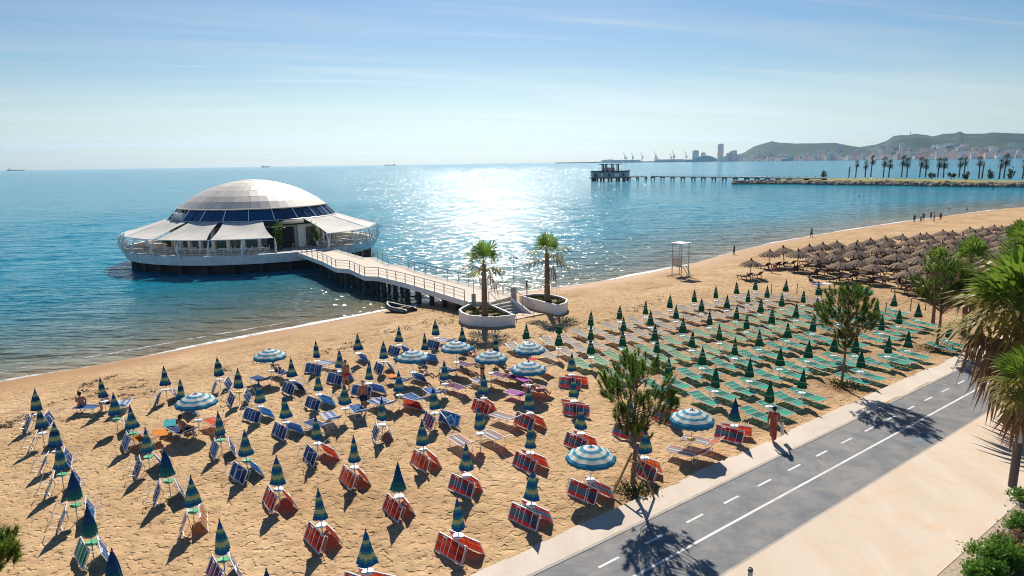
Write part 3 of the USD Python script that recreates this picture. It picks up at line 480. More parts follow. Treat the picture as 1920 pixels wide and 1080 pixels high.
def ship(px0, px1, D, hh, mt, label, name='ship', decks=2, bow=1):
    a, b = far_pt(px0, yh(px0), D), far_pt(px1, yh(px1), D); L = b[0] - a[0]; t = thing(name, label, 'ship', ((a[0] + b[0]) / 2, D, 0)); W = L * .16
    hull = [(-L / 2, -W / 2), (L * .32, -W / 2), (L / 2, 0), (L * .32, W / 2), (-L / 2, W / 2)]; hull = [(x * bow, y) for x, y in hull]; hull = hull if bow > 0 else hull[::-1]
    m = MB(); m.add(*prism(hull, -1, hh)); obj('hull', m, mt, t)
    m = MB(); x0 = -L * .1 * bow if decks > 1 else -L * .36 * bow
    for k in range(max(decks, 1) + 1): m.box((x0, 0, hh + hh * .35 * (k + .5)), (L * (.66 if decks > 1 else .16) * (1 - .18 * k), W * .8, hh * .35))
    m.box((x0 - L * .05 * bow, 0, hh * 2.3), (L * .06, W * .3, hh * .6)); obj('superstructure', m, 'white_paint' if mt != 'ship_teal' else 'ship_teal', t); 
    m = MB(); m.tube([(x0, 0, hh), (x0, 0, hh * 3.4)], L * .006, 4); m.tube([(L * .25 * bow, 0, hh), (L * .25 * bow, 0, hh * 2.4)], L * .006, 4); obj('mast', m, 'grey_metal', t); return t
plain('ship_teal', (0.02, 0.20, 0.30), 0.5, 0.3, 0.1, 0.02); plain('ship_dark', (0.03, 0.04, 0.06), 0.6, 0.3, 0.2, 0.02)
ship(1284, 1348, 5300, 18, 'ship_teal', 'big teal ship moored below the tall tower', 'ship', 3, -1)
ship(1466, 1512, 4350, 12, 'ship_teal', 'white topped teal ferry below the green hill', 'ferry', 2, -1)
ship(1500, 1530, 4250, 8, 'white_paint', 'long low white ferry right of the teal ferry', 'ferry', 2, 1)
ship(14, 46, 9000, 12, 'ship_dark', 'cargo ship on the horizon at the far left', 'cargo_ship', 1, 1)
ship(491, 506, 8000, 11, 'ship_dark', 'small cargo ship on the horizon above the dome', 'cargo_ship', 1, 1)
ship(721, 742, 8500, 9, 'ship_dark', 'dark ship on the horizon right of the dome', 'cargo_ship', 1, -1)

# ------------------------------------------------------------------ the spit, broken jetty and old pavilion
spit_near = [(1375, 345.5), (1420, 345), (1500, 345.5), (1600, 347), (1700, 348), (1800, 350), (1920, 351), (2050, 353)]; spit_far = [(2050, 339.5), (1920, 338), (1800, 336), (1700, 334.5), (1600, 333.5), (1540, 333.5), (1460, 336), (1400, 340)]
SP = [at(x, y, 0.0)[:2] for x, y in spit_near]; SF = [at(x, y, 1.4)[:2] for x, y in spit_far]
SP = SP + [np.array([420, 255.]), np.array([760, 420.])]; SF = [np.array([790, 640.]), np.array([460, 400.])] + SF
import shapely.geometry as sgeo
spoly = sgeo.Polygon([tuple(a) for a in SP + SF]).buffer(0)
m = MB(); m.add(*prism(list(spoly.exterior.coords)[:-1], -2, 0.75)); obj('spit', m, 'rock', kind='structure', label='low rocky spit with palms reaching into the bay')
m = MB(); m.add(*prism(list(spoly.buffer(-5).exterior.coords)[:-1], 0.7, 1.35)); obj('spit_bank', m, 'spit_turf', kind='structure', label='dry sandy bank on top of the spit')
gpoly = spoly.intersection(sgeo.Polygon([tuple(at(1545, 300 + 41, 0)[:2]), (500, 250), (900, 500), (900, 900), tuple(at(1545, 300 + 30, 0)[:2])])).buffer(-9)
m = MB(); gx0, gy0, gx1, gy1 = gpoly.bounds; rgx = np.random.default_rng(5)
for _ in range(5200):
    x, y = rgx.uniform(gx0, min(gx1, 420)), rgx.uniform(gy0, gy1)
    if not gpoly.contains(sgeo.Point(x, y)): continue
    r, h = rgx.uniform(.8, 2.2), rgx.uniform(.25, .75); a = rgx.uniform(0, 6.28, 5); m.add([[x, y, 1.3 + h]] + [[x + r * math.cos(6.28 * k / 5), y + r * math.sin(6.28 * k / 5), 1.25] for k in range(5)], [[0, 1 + k, 1 + (k + 1) % 5] for k in range(5)])
obj('spit_grass', m, 'spit_grass', kind='stuff', label='yellow green grass along the top of the spit', cat='grass')
rr = np.random.default_rng(8)
def rock(r):
    m = trimesh.creation.icosphere(1, r); m.vertices *= 1 + .35 * (rr.random((len(m.vertices), 1)) - .5); m.vertices *= rr.uniform(.7, 1.2, 3) * [1, 1, .75]; return m
rocks = [rock(1.0) for _ in range(6)]
t = thing('rock_armour', 'dark tumbled boulders along the waterline of the spit', 'rocks'); many = MB(); nrock = 0
edge = [np.array(a) for a in SP[:8]]
for a, b in zip(edge, edge[1:]):
    L = np.linalg.norm(b - a); n_ = int(L / 1.1)
    for k in range(n_):
        for w in range(3):
            p_ = a + (b - a) * ((k + rr.random()) / n_); s = rr.uniform(1.1, 2.3) * (1.0 - .15 * w); off = np.array([-(b - a)[1], (b - a)[0]]) / L * (w * 1.9 - 1.0 + rr.normal() * .6)
            R = rocks[int(rr.integers(6))]; a_ = rr.uniform(0, 6.28); c_, s_ = math.cos(a_), math.sin(a_)
            v = R.vertices @ np.array([[c_, s_, 0], [-s_, c_, 0], [0, 0, 1]]) * s + [p_[0] + off[0], p_[1] + off[1], .4 + .45 * w]
            if nrock < 250 and w == 0 and k % 2 == 0: mm = MB(); mm.add(v, R.faces); obj('boulder', mm, 'rock', t); nrock += 1
            else: many.add(v, R.faces)
obj('boulders', many, 'rock', t, kind='stuff')
# broken jetty: concrete deck on bents
def jetty(name, label, pts, z, w, gap):
    t = thing(name, label, 'jetty'); m = MB(); P = [np.array([*at(x, y, 0)[:2], 0]) for x, y in pts]
    for k, (a, b) in enumerate(zip(P, P[1:])):
        L = np.linalg.norm(b - a); n_ = max(1, int(L / gap)); u_ = (b - a) / L; s_ = np.array([-u_[1], u_[0], 0])
        d = MB(); d.bar(a + [0, 0, z], b + [0, 0, z], w, .8); obj('deck', d, 'concrete', t)
        for i_ in range(n_ + 1):
            c = a + (b - a) * i_ / n_; b_ = MB(); [b_.box((c + s_ * w * .38 * sg_ + [0, 0, z / 2 - 1])[:3], (.7, .7, z + 1.2)) for sg_ in (-1, 1)]; b_.bar(c - s_ * w * .5 + [0, 0, z - .75], c + s_ * w * .5 + [0, 0, z - .75], .8, .7); obj('bent', b_, 'dark_pile', t)
        r_ = MB()
        for i_ in range(n_ * 2):
            c = a + (b - a) * i_ / (n_ * 2); r_.box(c + [0, 0, z + .8], (.25, .25, 1.0))
        obj('railing', r_, 'dark_metal', t)
jetty('broken_jetty', 'old broken concrete jetty running out from the rocky spit', [(1224, 337), (1300, 338), (1400, 339.5), (1480, 341), (1545, 342)], 2.4, 4.5, 8)
jetty('jetty_stub', 'short cut off jetty piece attached to the old pavilion', [(1180, 337.5), (1211, 337.5)], 2.4, 4.5, 5)
# old pavilion on piles
c0, c1 = at(1107, 339, 0), at(1182, 339, 0); PC = (c0 + c1) / 2; Wd = np.linalg.norm(c1 - c0); pk = Wd / 75.0
t = thing('old_pavilion', 'grey derelict pavilion on piles far out in the bay', 'pavilion', PC)
m = MB(); m.lathe([(0, 6.6), (Wd * .44, 6.6), (Wd * .46, 6.3), (Wd * .44, 2.9), (Wd * .44, 2.6), (0, 2.6)], 18); obj('wall', m, 'grey_metal', t)
m = MB(); m.lathe([(Wd * .46, 2.6), (Wd * .5, 2.6), (Wd * .5, 1.9), (0, 1.9)], 18); obj('deck', m, 'dark_pile', t)
for k in range(14):
    a = 6.283 * k / 14; m = MB(); m.tube([(Wd * .42 * math.cos(a), Wd * .42 * math.sin(a), -2), (Wd * .42 * math.cos(a), Wd * .42 * math.sin(a), 2)], .8, 5); obj('pile', m, 'dark_pile', t)
for k in range(16):
    a = 6.283 * (k + .5) / 16; m = MB(); c_, s_ = math.cos(a), math.sin(a); m.box((Wd * .443 * c_, Wd * .443 * s_, 4.4), (.5, 1.2 if k % 3 else 3.0, 2.2), rz=a); obj('window', m, 'dark_under' if k % 2 else 'wall_white', t)
m = MB(); m.lathe([(Wd * .47, 7.0), (Wd * .47, 6.55), (0, 6.55), ], 18); m.box((0, 0, 11.9), (15.5, 9, .5)); obj('roof', m, 'dark_pile', t)
for sx in (-5.4, -3, 1.5, 5.4):
    for sy in (-3.5, 3.5): m = MB(); m.box((sx, sy, 9.2), (.7, .7, 5.2)); obj('column', m, 'dark_pile', t)
m = MB(); m.box((-1.0, 0, 8.1), (8, 4, 2.8)); obj('hut', m, 'block_pink', t)
m = MB(); [m.tube([(Wd * .46 * math.cos(a), Wd * .46 * math.sin(a), 7.0), (Wd * .46 * math.cos(a), Wd * .46 * math.sin(a), 8.1)], .12, 4) for a in np.linspace(0, 6.28, 25)]; obj('railing', m, 'dark_metal', t)

# ------------------------------------------------------------------ the domed restaurant on piles
RC = np.array([-39.96, 106.94, 0.0])
t = thing('domed_restaurant', 'white round restaurant with shallow panelled dome standing in the sea', 'restaurant', RC); REST = t
def pol(r, a, z): return np.array([r * math.cos(a), r * math.sin(a), z])
rad = math.radians
m = MB(); m.lathe([(17.9, 1.28), (18.08, 1.25), (18.45, 2.5), (18.3, 2.56), (18.15, 2.5)], 96); obj('hull', m, 'hull_paint', t, smooth=40)
m = MB(); m.lathe([(18.2, 2.42), (0, 2.43)], 96); obj('deck', m, 'concrete', t)
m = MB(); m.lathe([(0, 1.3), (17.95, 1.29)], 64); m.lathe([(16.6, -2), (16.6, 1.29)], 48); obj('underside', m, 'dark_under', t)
for r_, n_ in ((17.2, 30), (12, 18)):
    for k in range(n_):
        a = 2 * math.pi * (k + .3) / n_; m = MB(); m.tube([pol(r_, a, -4), pol(r_, a, 1.3)], .33, 8); obj('pile', m, 'dark_pile', t)
# drum wall, columns and glazing
m = MB(); m.lathe([(11.4, 2.43), (11.4, 5.9)], 64); obj('inner_wall', m, 'wall_white', t, smooth=40)
ENT0, ENT1 = 299, 322
for k in range(36):
    a = rad(k * 10 + 2)
    if ENT0 - 2 < (k * 10 + 2) < ENT1 - 6: continue
    m = MB(); m.box(pol(11.95, a, 4.15), (.35, .42, 3.45), rz=a); obj('column', m, 'wall_white', t)
    m = MB(); b0, b1 = a + rad(1.6), a + rad(8.4); m.lathe([(11.72, 2.75), (11.72, 5.4)], 4, a0=b0, a1=b1); obj('window', m, 'shop_glass', t)
m = MB()   # pale wall with an arched opening beside the entrance
for a0, a1 in ((318, 324), (333, 337)): m.lathe([(12.25, 2.43), (12.25, 5.9)], 6, a0=rad(a0), a1=rad(a1))
m.lathe([(12.25, 5.2), (12.25, 5.9)], 8, a0=rad(324), a1=rad(333)); obj('arch_wall', m, 'wall_white', t)
m = MB(); m.lathe([(12.0, 2.43), (12.0, 3.9), (11.99, 5.2)], 8, a0=rad(324), a1=rad(333)); obj('arch_opening', m, 'shop_glass', t)
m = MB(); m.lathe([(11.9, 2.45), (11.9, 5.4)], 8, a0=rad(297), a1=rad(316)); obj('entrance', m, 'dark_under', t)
m = MB(); m.lathe([(11.3, 5.75), (12.9, 5.7), (13.0, 5.9), (12.35, 6.5), (12.1, 6.55)], 80); obj('fascia', m, 'black_fascia', t, smooth=40)
# raked glass band: each pane and each mullion
NP = 44
for k in range(NP):
    a0, a1 = 2 * math.pi * k / NP, 2 * math.pi * (k + 1) / NP
    if 219 < math.degrees((a0 + a1) / 2) < 237: continue
    m = MB(); m.quad(pol(12.1, a0, 6.5), pol(12.1, a1, 6.5), pol(10.6, a1, 8.0), pol(10.6, a0, 8.0)); obj('pane', m, 'blue_glass', t)
    m = MB(); m.bar(pol(12.16, a0, 6.5), pol(10.66, a0, 8.05), .09, .09); obj('mullion', m, 'white_metal' if k % 2 else 'dark_metal', t)
m = MB(); m.lathe([(9.5, 6.5), (9.5, 8.0)], 40); obj('core', m, 'dark_under', t)
for k, (dx, s) in enumerate(((222, 1.2), (227, .9), (232, 1.0))):
    m = MB(); m.box(pol(11.2, rad(dx), 7.0), (1.0, .8, s), rz=rad(dx)); obj('cooling_unit', m, 'plastic_white', t)
m = MB(); m.tube([pol(12.0, rad(a), 6.95) for a in np.linspace(219, 237, 9)], .06, 4); [m.tube([pol(12.05, rad(a), 6.5), pol(10.9, rad(a), 8.0)], .05, 4) for a in (219, 222, 225.5, 229, 233, 237)]; obj('lattice', m, 'white_metal', t)
# dome panels
def domez(r): return 8.1 + 3.9 * (1 - (r / 10.75) ** 2) ** .93 if r < 10.75 else 8.1
rad_s = [10.75, 9.5, 8.3, 6.8, 5.2, 3.5, 1.7]; rp = np.random.default_rng(4)
for nm, c in dict(dome_panel_a=(0.66, 0.60, 0.52), dome_panel_b=(0.61, 0.55, 0.48), dome_panel_c=(0.70, 0.645, 0.56)).items(): plain(nm, c, 0.5, 0.5, 0.06, 0.7)
nk = [50, 50, 44, 40, 32, 24]
for i_ in range(6):
    for k in range(nk[i_]):
        r0, r1 = rad_s[i_], rad_s[i_ + 1]; da = 2 * math.pi / nk[i_]; a0, a1 = k * da + .012 / r0, (k + 1) * da - .012 / r0; tl = rp.normal() * .011
        A, B, C_, D_ = pol(r0, a0, domez(r0)), pol(r0, a1, domez(r0)), pol(r1 + .015, a1, domez(r1)), pol(r1 + .015, a0, domez(r1)); A[2] += tl; C_[2] -= tl
        m = MB(); m.add([A, B, C_, D_] + [x - [0, 0, .12] for x in (A, B, C_, D_)], BOXF[[1]].tolist() + [[0, 1, 2, 3][::1], [0, 4, 5, 1], [1, 5, 6, 2], [2, 6, 7, 3], [3, 7, 4, 0]][1:])
        m.f[-1] = np.vstack([m.f[-1], [[0, 1, 2], [0, 2, 3]]]); obj('roof_panel', m, ('dome_panel_a', 'dome_panel_b', 'dome_panel_c')[int(rp.choice(3, p=[.6, .22, .18]))], t)
m = MB(); m.lathe([(10.5, 8.0), (9, 9.0), (6, 10.6), (3, 11.5), (0, 11.7)], 60); obj('dome_shell', m, 'grey_metal', t, smooth=True)
m = MB(); m.lathe([(1.72, domez(1.7) + .02), (.9, 11.98), (0, 12.02)], 20); obj('dome_cap', m, 'dome_panel_a', t, smooth=True)
m = MB(); m.lathe([(10.5, 7.98), (10.9, 7.98), (10.92, 8.1), (10.75, 8.16)], 96); obj('eave', m, 'concrete', t, smooth=40)
# sails
def sail(i0, i1, o0, o1, label=None):
    n_, k_ = 14, 10; V = []
    for u in np.linspace(0, 1, n_):
        for w in np.linspace(0, 1, k_):
            a = rad((i0 + (i1 - i0) * w) * (1 - u) + (o0 + (o1 - o0) * w) * u); pinch = .32 * math.sin(math.pi * u) * (w - .5) * -2
            a += rad((i1 - i0) * .10) * pinch; r = 12.35 + (18.35 - 12.35) * u - .35 * math.sin(math.pi * w) * (1 if u > .99 else u ** 6)
            z = 6.45 - 1.85 * u - .32 * math.sin(math.pi * u) * math.sin(math.pi * w) + .0; V.append(pol(r, a, z))
    V = np.array(V); i, j = np.meshgrid(np.arange(n_ - 1), np.arange(k_ - 1), indexing='ij'); q = np.stack([i * k_ + j, (i + 1) * k_ + j, (i + 1) * k_ + j + 1, i * k_ + j + 1], -1).reshape(-1, 4)
    obj('sail', (V, q), 'sail_cloth', t, smooth=True, label=label)
for s in ((172, 196, 171, 195), (196, 220, 195.5, 220), (220.5, 244, 220.5, 246), (246.5, 268, 247.5, 271), (271, 295, 272.3, 297), (322.5, 351, 321, 350), (352, 376, 351, 374), (376.5, 400, 374.5, 398), (146, 171, 146, 170), (40, 62, 38, 62), (63, 86, 63, 86), (87, 112, 87, 112), (113, 145, 113, 145)): sail(*s)
for a in list(np.arange(195, 300, 12.8)) + list(np.arange(320.3, 545, 15)):
    m = MB(); A = rad(a); m.tube([pol(18.35, A, 1.75), pol(18.62, A, 2.6), pol(18.95, A, 3.3), pol(18.75, A, 3.9), pol(18.35, A, 4.62)], [.07, .11, .15, .12, .06], 6); obj('canopy_post', m, 'white_metal', t)
m = MB()
for a in np.arange(194, 547, 3.2):
    if 296 < a < 319: continue
    m.tube([pol(18.3, rad(a), 2.5), pol(18.45, rad(a), 3.4)], .025, 4)
for z, r in ((3.4, 18.45), (3.1, 18.4), (2.8, 18.35)): m.tube([pol(r, rad(a), z) for a in np.arange(319, 656, 3)], .025, 4)
obj('railing', m, 'white_metal', t)
for k, a in enumerate(np.r_[np.arange(166, 214, 4), np.arange(336, 380, 4)]):   # lattice screens at both ends
    m = MB(); A, B = rad(a), rad(a + 4); m.tube([pol(18.5, A, 2.5), pol(18.9, B, 4.3)], .06, 4); m.tube([pol(18.5, B, 2.5), pol(18.9, A, 4.3)], .06, 4); obj('lattice', m, 'white_metal', t)
m = MB(); m.tube([pol(18.4, rad(a), 4.6) for a in np.arange(319, 658, 3)], .05, 4); m.tube([pol(12.35, rad(a), 6.47) for a in np.arange(0, 361, 5)], .05, 4); obj('cable', m, 'white_metal', t)
# tables, chairs and tubs on the deck
def make_table(t_):
    m = MB(); m.box((0, 0, .74), (.85, .85, .04)); obj('table_top', m, 'plastic_white', t_); m = MB(); m.tube([(0, 0, 0), (0, 0, .73)], .04, 5); m.box((0, 0, .015), (.45, .45, .03)); obj('stand', m, 'grey_metal', t_)
def make_chair(t_):
    m = MB(); m.box((0, 0, .45), (.44, .44, .04)); obj('seat', m, 'plastic_white', t_); m = MB(); m.box((0, .2, .72), (.42, .04, .42)); obj('backrest', m, 'plastic_white', t_)
    for sx in (-1, 1):
        for sy in (-1, 1): m = MB(); m.tube([(.18 * sx, .18 * sy, .44), (.21 * sx, .21 * sy, 0)], .02, 4); obj('leg', m, 'grey_metal', t_)
for k, a in enumerate((204, 214, 224, 234, 244, 254, 264, 274, 284, 292, 326, 334, 342, 350, 358)):
    side = 'left' if a < 300 else 'right'; nth = ordinal(k + 1 if a < 300 else k - 9); P_ = RC + pol(15.6, rad(a), 2.44)
    place('rtable', make_table, 'terrace_table', f'white square terrace table, {nth} from left under the {side} sails', 'table', P_, rad(a), 'tables on the restaurant terrace')
    for q_, dd in enumerate((-3.4, 3.4)):
        P_ = RC + pol(15.4, rad(a + dd), 2.44); place('rchair', make_chair, 'terrace_chair', f'white chair on the {("left", "right")[q_]} of the {nth} table under the {side} sails', 'chair', P_, rad(a + dd) + (0 if q_ else math.pi), 'chairs on the restaurant terrace')
# ------------------------------------------------------------------ foliage builders
def fan_leaf(m, base, d, size, droop, r, nseg=13, petiole=0.5, stiff=0.75):
    """One fan-palm leaf: a stalk and a pleated fan of pointed segments, the tips bent down by droop."""
    d = np.asarray(d, float); d /= np.linalg.norm(d); side = np.cross(d, [0, 0, 1.]); side /= np.linalg.norm(side) + 1e-9; nrm = np.cross(side, d)
    L = petiole * size; p1 = base + d * L * .55 + [0, 0, -.02]; hub = base + d * L - np.array([0, 0, droop * L * .25])
    w = .02 * size + .008
    m.add([base - side * w, base + side * w, p1 + side * w, p1 - side * w, hub + side * w, hub - side * w], [[0, 1, 2], [0, 2, 3], [3, 2, 4], [3, 4, 5]])
    d2 = d - np.array([0, 0, droop * .55]); d2 /= np.linalg.norm(d2); n2 = np.cross(side, d2); R = size * (1 - petiole * .35)
    angs = np.linspace(-1.75, 1.75, nseg)
    for k, a in enumerate(angs):
        dr = d2 * math.cos(a) + side * math.sin(a); dr = dr + n2 * (.10 if k % 2 else -.06); ln = R * (1 - .28 * abs(a) / 1.75) * r.uniform(.88, 1.08)
        tng = np.cross(dr, n2); tng /= np.linalg.norm(tng); hw = ln * min(.085, 1.1 / nseg)
        mid = hub + dr * ln * stiff - np.array([0, 0, droop * ln * .12]); tip = mid + (dr * .8 - np.array([0, 0, .25 + droop * r.uniform(.5, 1.3)])) * ln * (1 - stiff) * 1.5
        m.add([hub, mid + tng * hw, mid - tng * hw, tip], [[0, 1, 2], [1, 3, 2]])
    return m
def trunk_mesh(h, r0, r1, k=10, lean=(0, 0), rough=.1, r=None):
    r = r or np.random.default_rng(1); n = max(4, int(h / .18)); z = np.linspace(0, h, n); rr_ = np.interp(z, [0, h * .1, h], [r0 * 1.1, r0, r1]) * (1 + rough * (np.arange(n) % 2 - .5))
    m = MB(); m.tube(np.stack([lean[0] * (z / h) ** 1.5, lean[1] * (z / h) ** 1.5, z], 1), rr_, k); return m
def fan_palm(name, label, base, h, size, seed, n_green=26, n_dead=10, r0=.24, skirt=0.0, lean=(0, 0), group=None, upright=0.0, extra=None, yellow=6, trunk=True):
    r = np.random.default_rng(seed); t = thing(name, label, 'palm tree', base, 0, group)
    if trunk: obj('trunk', trunk_mesh(h, r0, r0 * .7, lean=lean, r=r), 'palm_bark', t)
    top = np.array([lean[0], lean[1], h])
    for k in range(n_green + yellow):
        f = k / (n_green + yellow - 1); el = math.pi / 2 * (1.02 - 1.12 * f ** .9) + r.normal() * .10 + upright * (1 - f); az = k * 2.39996 + r.uniform(-.3, .3)
        d = np.array([math.cos(az) * math.cos(el), math.sin(az) * math.cos(el), math.sin(el)])
        m = MB(); fan_leaf(m, top + [0, 0, -.25 * f], d, size * r.uniform(.85, 1.1), .06 + .55 * f * r.uniform(.6, 1.3), r, 21 if size > 1.2 else 13); obj('frond', m, 'palm_yellowing' if k >= n_green or (f > .62 and r.random() < .35) else 'palm_green', t)
    for k in range(n_dead):
        el = -r.uniform(.55, 1.3); az = k * 2.39996 + r.uniform(-.4, .4); d = np.array([math.cos(az) * math.cos(el), math.sin(az) * math.cos(el), math.sin(el)])
        m = MB(); fan_leaf(m, top + [0, 0, -.35 - skirt * r.random()], d, size * r.uniform(.75, 1.0), 1.15, r, stiff=.6); obj('dead_frond', m, 'palm_dead', t)
    if extra: extra(t, top, r)
    return t
def pine(name, label, base, h, seed, spread, r0=.075, low=.36, group=None, lean=(0, 0), nclump=66, needles=84):
    """A young pine: bare stem, rising limbs and a rounded open crown of bushy needle tufts with gaps between."""
    r = np.random.default_rng(seed); t = thing(name, label, 'pine tree', base, 0, group)
    tz = lambda z: np.array([lean[0] * (z / h) ** 2 + .04 * math.sin(z * 2 + seed), lean[1] * (z / h) ** 2 + .03 * math.sin(z * 1.4), z])
    m = MB(); z = np.linspace(-.1, h * .93, 10); m.tube([tz(q) for q in z], np.linspace(r0, r0 * .22, 10), 8); obj('trunk', m, 'bark', t)
    zc, rz = h * (low + 1) / 2 * 1.0, h * (1 - low) / 2; cl = []
    while len(cl) < nclump:
        d = r.normal(0, 1, 3); d /= np.linalg.norm(d); q = r.uniform(.45, 1.0) ** .5; zz = d[2] * q
        w = 1.0 if zz > -.2 else .55 + .45 * (zz + 1) / .8
        c = np.array([d[0] * q * spread * w, d[1] * q * spread * w, zc + zz * rz]) + [tz(zc)[0], tz(zc)[1], 0]
        if meshkit.noise(c * 1.15 + seed) < .36: continue
        cl.append(c)
    green, dry = [], []
    for k, c in enumerate(cl):
        rad_ = math.hypot(c[0], c[1]); z0 = max(low * h * .88, c[2] - .35 - rad_ * r.uniform(.35, .65)); p0 = tz(min(z0, h * .9)); mid_ = p0 * .45 + c * .55 + [0, 0, -.12 * rad_]
        m = MB(); m.tube([p0, mid_, c], [r0 * .24 + .004, r0 * .16, .008], 5)
        for _ in range(4):
            e = c + r.normal(0, .17, 3) * [1, 1, .8] + [0, 0, .06]; m.tube([mid_ * .4 + c * .6, e], [.007, .004], 3); (dry if r.random() < (.42 if c[2] < zc - rz * .25 else .07) else green).append((e, e - mid_))
        obj('limb', m, 'bark', t)
    for pts, nneed, mt, nm in ((green, needles, 'pine_green', 'crown'), (dry, int(needles * .65), 'pine_yellow', 'dry_needles')):
        if not pts: continue
        e = np.repeat(np.array([a_ for a_, _ in pts]), nneed, 0); ax = np.array([b_ for _, b_ in pts]); ax /= np.linalg.norm(ax, axis=1, keepdims=True); ax = ax + [0, 0, .8]; ax /= np.linalg.norm(ax, axis=1, keepdims=True); ax = np.repeat(ax, nneed, 0); n_ = len(e)
        dd = r.normal(0, 1, (n_, 3)) + ax * 1.35; dd /= np.linalg.norm(dd, axis=1, keepdims=True); st = e + ax * r.uniform(-.14, .16, (n_, 1)); ln = r.uniform(.12, .23, (n_, 1)); sd = np.cross(dd, r.normal(0, 1, (n_, 3))); sd /= np.linalg.norm(sd, axis=1, keepdims=True)
        obj(nm, (np.stack([st - sd * .0105, st + sd * .0105, st + dd * ln], 1).reshape(-1, 3), np.arange(n_ * 3).reshape(-1, 3)), mt, t)
    return t
def leaf_bush(name, label, base, rx, ry, h, seed, n=900, leaf=.13, mt='shrub_green', cat='shrub', clumps=14):
    r = np.random.default_rng(seed); t = thing(name, label, cat, base)
    cl = np.stack([r.uniform(-1, 1, clumps) * rx * .75, r.uniform(-1, 1, clumps) * ry * .75, r.uniform(.3, .95, clumps) * h], 1)
    c = cl[r.integers(0, clumps, n)] + r.normal(0, 1, (n, 3)) * [rx * .2, ry * .2, h * .16]; c[:, 2] = np.clip(c[:, 2], .03, None)
    d = r.normal(0, 1, (n, 3)) + [0, 0, .9]; d /= np.linalg.norm(d, axis=1, keepdims=True); s = np.cross(d, r.normal(0, 1, (n, 3))); s /= np.linalg.norm(s, axis=1, keepdims=True); ln = leaf * r.uniform(.7, 1.3, (n, 1))
    V = np.stack([c, c + d * ln * .5 + s * ln * .28, c + d * ln, c + d * ln * .5 - s * ln * .28], 1).reshape(-1, 3); i = np.arange(n)[:, None] * 4
    obj('foliage', (V, np.vstack([i + [0, 1, 2], i + [0, 2, 3]])), mt, t)
    m = MB(); [m.tube([(0, 0, -.05), tuple(q_ * [.5, .5, .5]), tuple(q_)], [.03, .02, .008], 4) for q_ in cl[:9]]; obj('stem', m, 'bark', t); return t

# plants in tubs by the restaurant entrance
for (px, py, hh, lb) in ((524, 468, 3.2, 'tall leafy plant in a tub left of the restaurant entrance'), (543, 462, 2.4, 'dark bushy plant just left of the pier head'), (590, 461, 2.6, 'bright green plant in a tub right of the entrance'), (318, 462, 1.2, 'orange leaved plant in a tub on the left terrace'), (437, 466, 1.6, 'leafy plant in a pale pot under the third sail')):
    P_ = at(px, py, 2.44); P_ = P_ if np.linalg.norm(P_[:2] - RC[:2]) < 17.6 else RC + (P_ - RC) * [17.2 / np.linalg.norm(P_[:2] - RC[:2])] * 2 + [0, 0, 2.44] if False else P_
    b = leaf_bush('tub_plant', lb, P_, .8, .8, hh, int(px), 420, .32, 'shrub_green' if px != 543 else 'palm_far', 'plant', 9)
    m = MB(); m.lathe([(0, 0), (.34, 0), (.46, .7), (.40, .72), (.38, .62), (0, .62)], 12); obj('tub', m, 'terracotta' if px == 318 else 'dark_metal', b)

# ------------------------------------------------------------------ the pier, its steps, planters and lamps
zf_ = lambda x, y: np.interp(np.asarray(y), [59, 97], [1.95, 2.42])
def atp(px, py):
    p = at(px, py, 2.2)
    for _ in range(6): p = at(px, py, float(zf_(0, p[1])))
    return p
near = [(549, 470), (606, 491), (630, 503), (656, 505), (684, 518), (710, 519), (760, 531), (815, 547), (871, 564)]
farp = [(603, 461), (642, 472), (680.5, 483), (700, 483), (728, 496), (754, 498), (778, 508), (840, 524), (900, 538), (966, 554)]
NP_, FP_ = [atp(*a) for a in near], [atp(*a) for a in farp]
t = thing('pier', 'pale footbridge on dark piles leading from the beach to the restaurant', 'pier')
poly = [tuple(a[:2]) for a in NP_] + [tuple(at(919, 567, 1.95)[:2])] + [tuple(a[:2]) for a in FP_[::-1]]
m = MB(); m.add(*prism(poly, -.42, 0.0, zf_)); obj('deck', m, 'deck_stone', t)
for line in (NP_, FP_):
    m = MB()
    for a, b in zip(line, line[1:]): m.bar(a + [0, 0, -.22], b + [0, 0, -.22], .12, .52)
    obj('fascia', m, 'pier_white', t)
for k in range(2, 20):
    f = k / 19.0; a = np.array([np.interp(f, np.linspace(0, 1, len(NP_)), [q_[i_] for q_ in NP_]) for i_ in range(3)]); b = np.array([np.interp(f, np.linspace(0, 1, len(FP_)), [q_[i_] for q_ in FP_]) for i_ in range(3)])
    for w in (.12, .88): c = a + (b - a) * w; m = MB(); m.tube([(c[0], c[1], -3), (c[0], c[1], c[2] - .4)], .24, 8); obj('pile', m, 'dark_pile', t)
    m = MB(); m.bar(a + (b - a) * .06 + [0, 0, -.55], a + (b - a) * .94 + [0, 0, -.55], .4, .35); obj('cross_beam', m, 'dark_pile', t)
for line, lb in ((NP_, 'railing'), (FP_, 'railing')):
    tops = []
    for a, b in zip(line, line[1:]):
        L = np.linalg.norm(b - a); n_ = max(1, int(round(L / 2.1)))
        for k in range(n_): tops.append(a + (b - a) * k / n_)
    tops.append(line[-1])
    for p_ in tops: m = MB(); m.bar(p_, p_ + [0, 0, 1.02], .07, .07); obj('railing_post', m, 'steel_rail', t)
    m = MB()
    for h_ in (1.0, .68, .36): m.tube([p_ + [0, 0, h_] for p_ in tops], .032 if h_ == 1.0 else .016, 5)
    obj(lb, m, 'steel_rail', t)
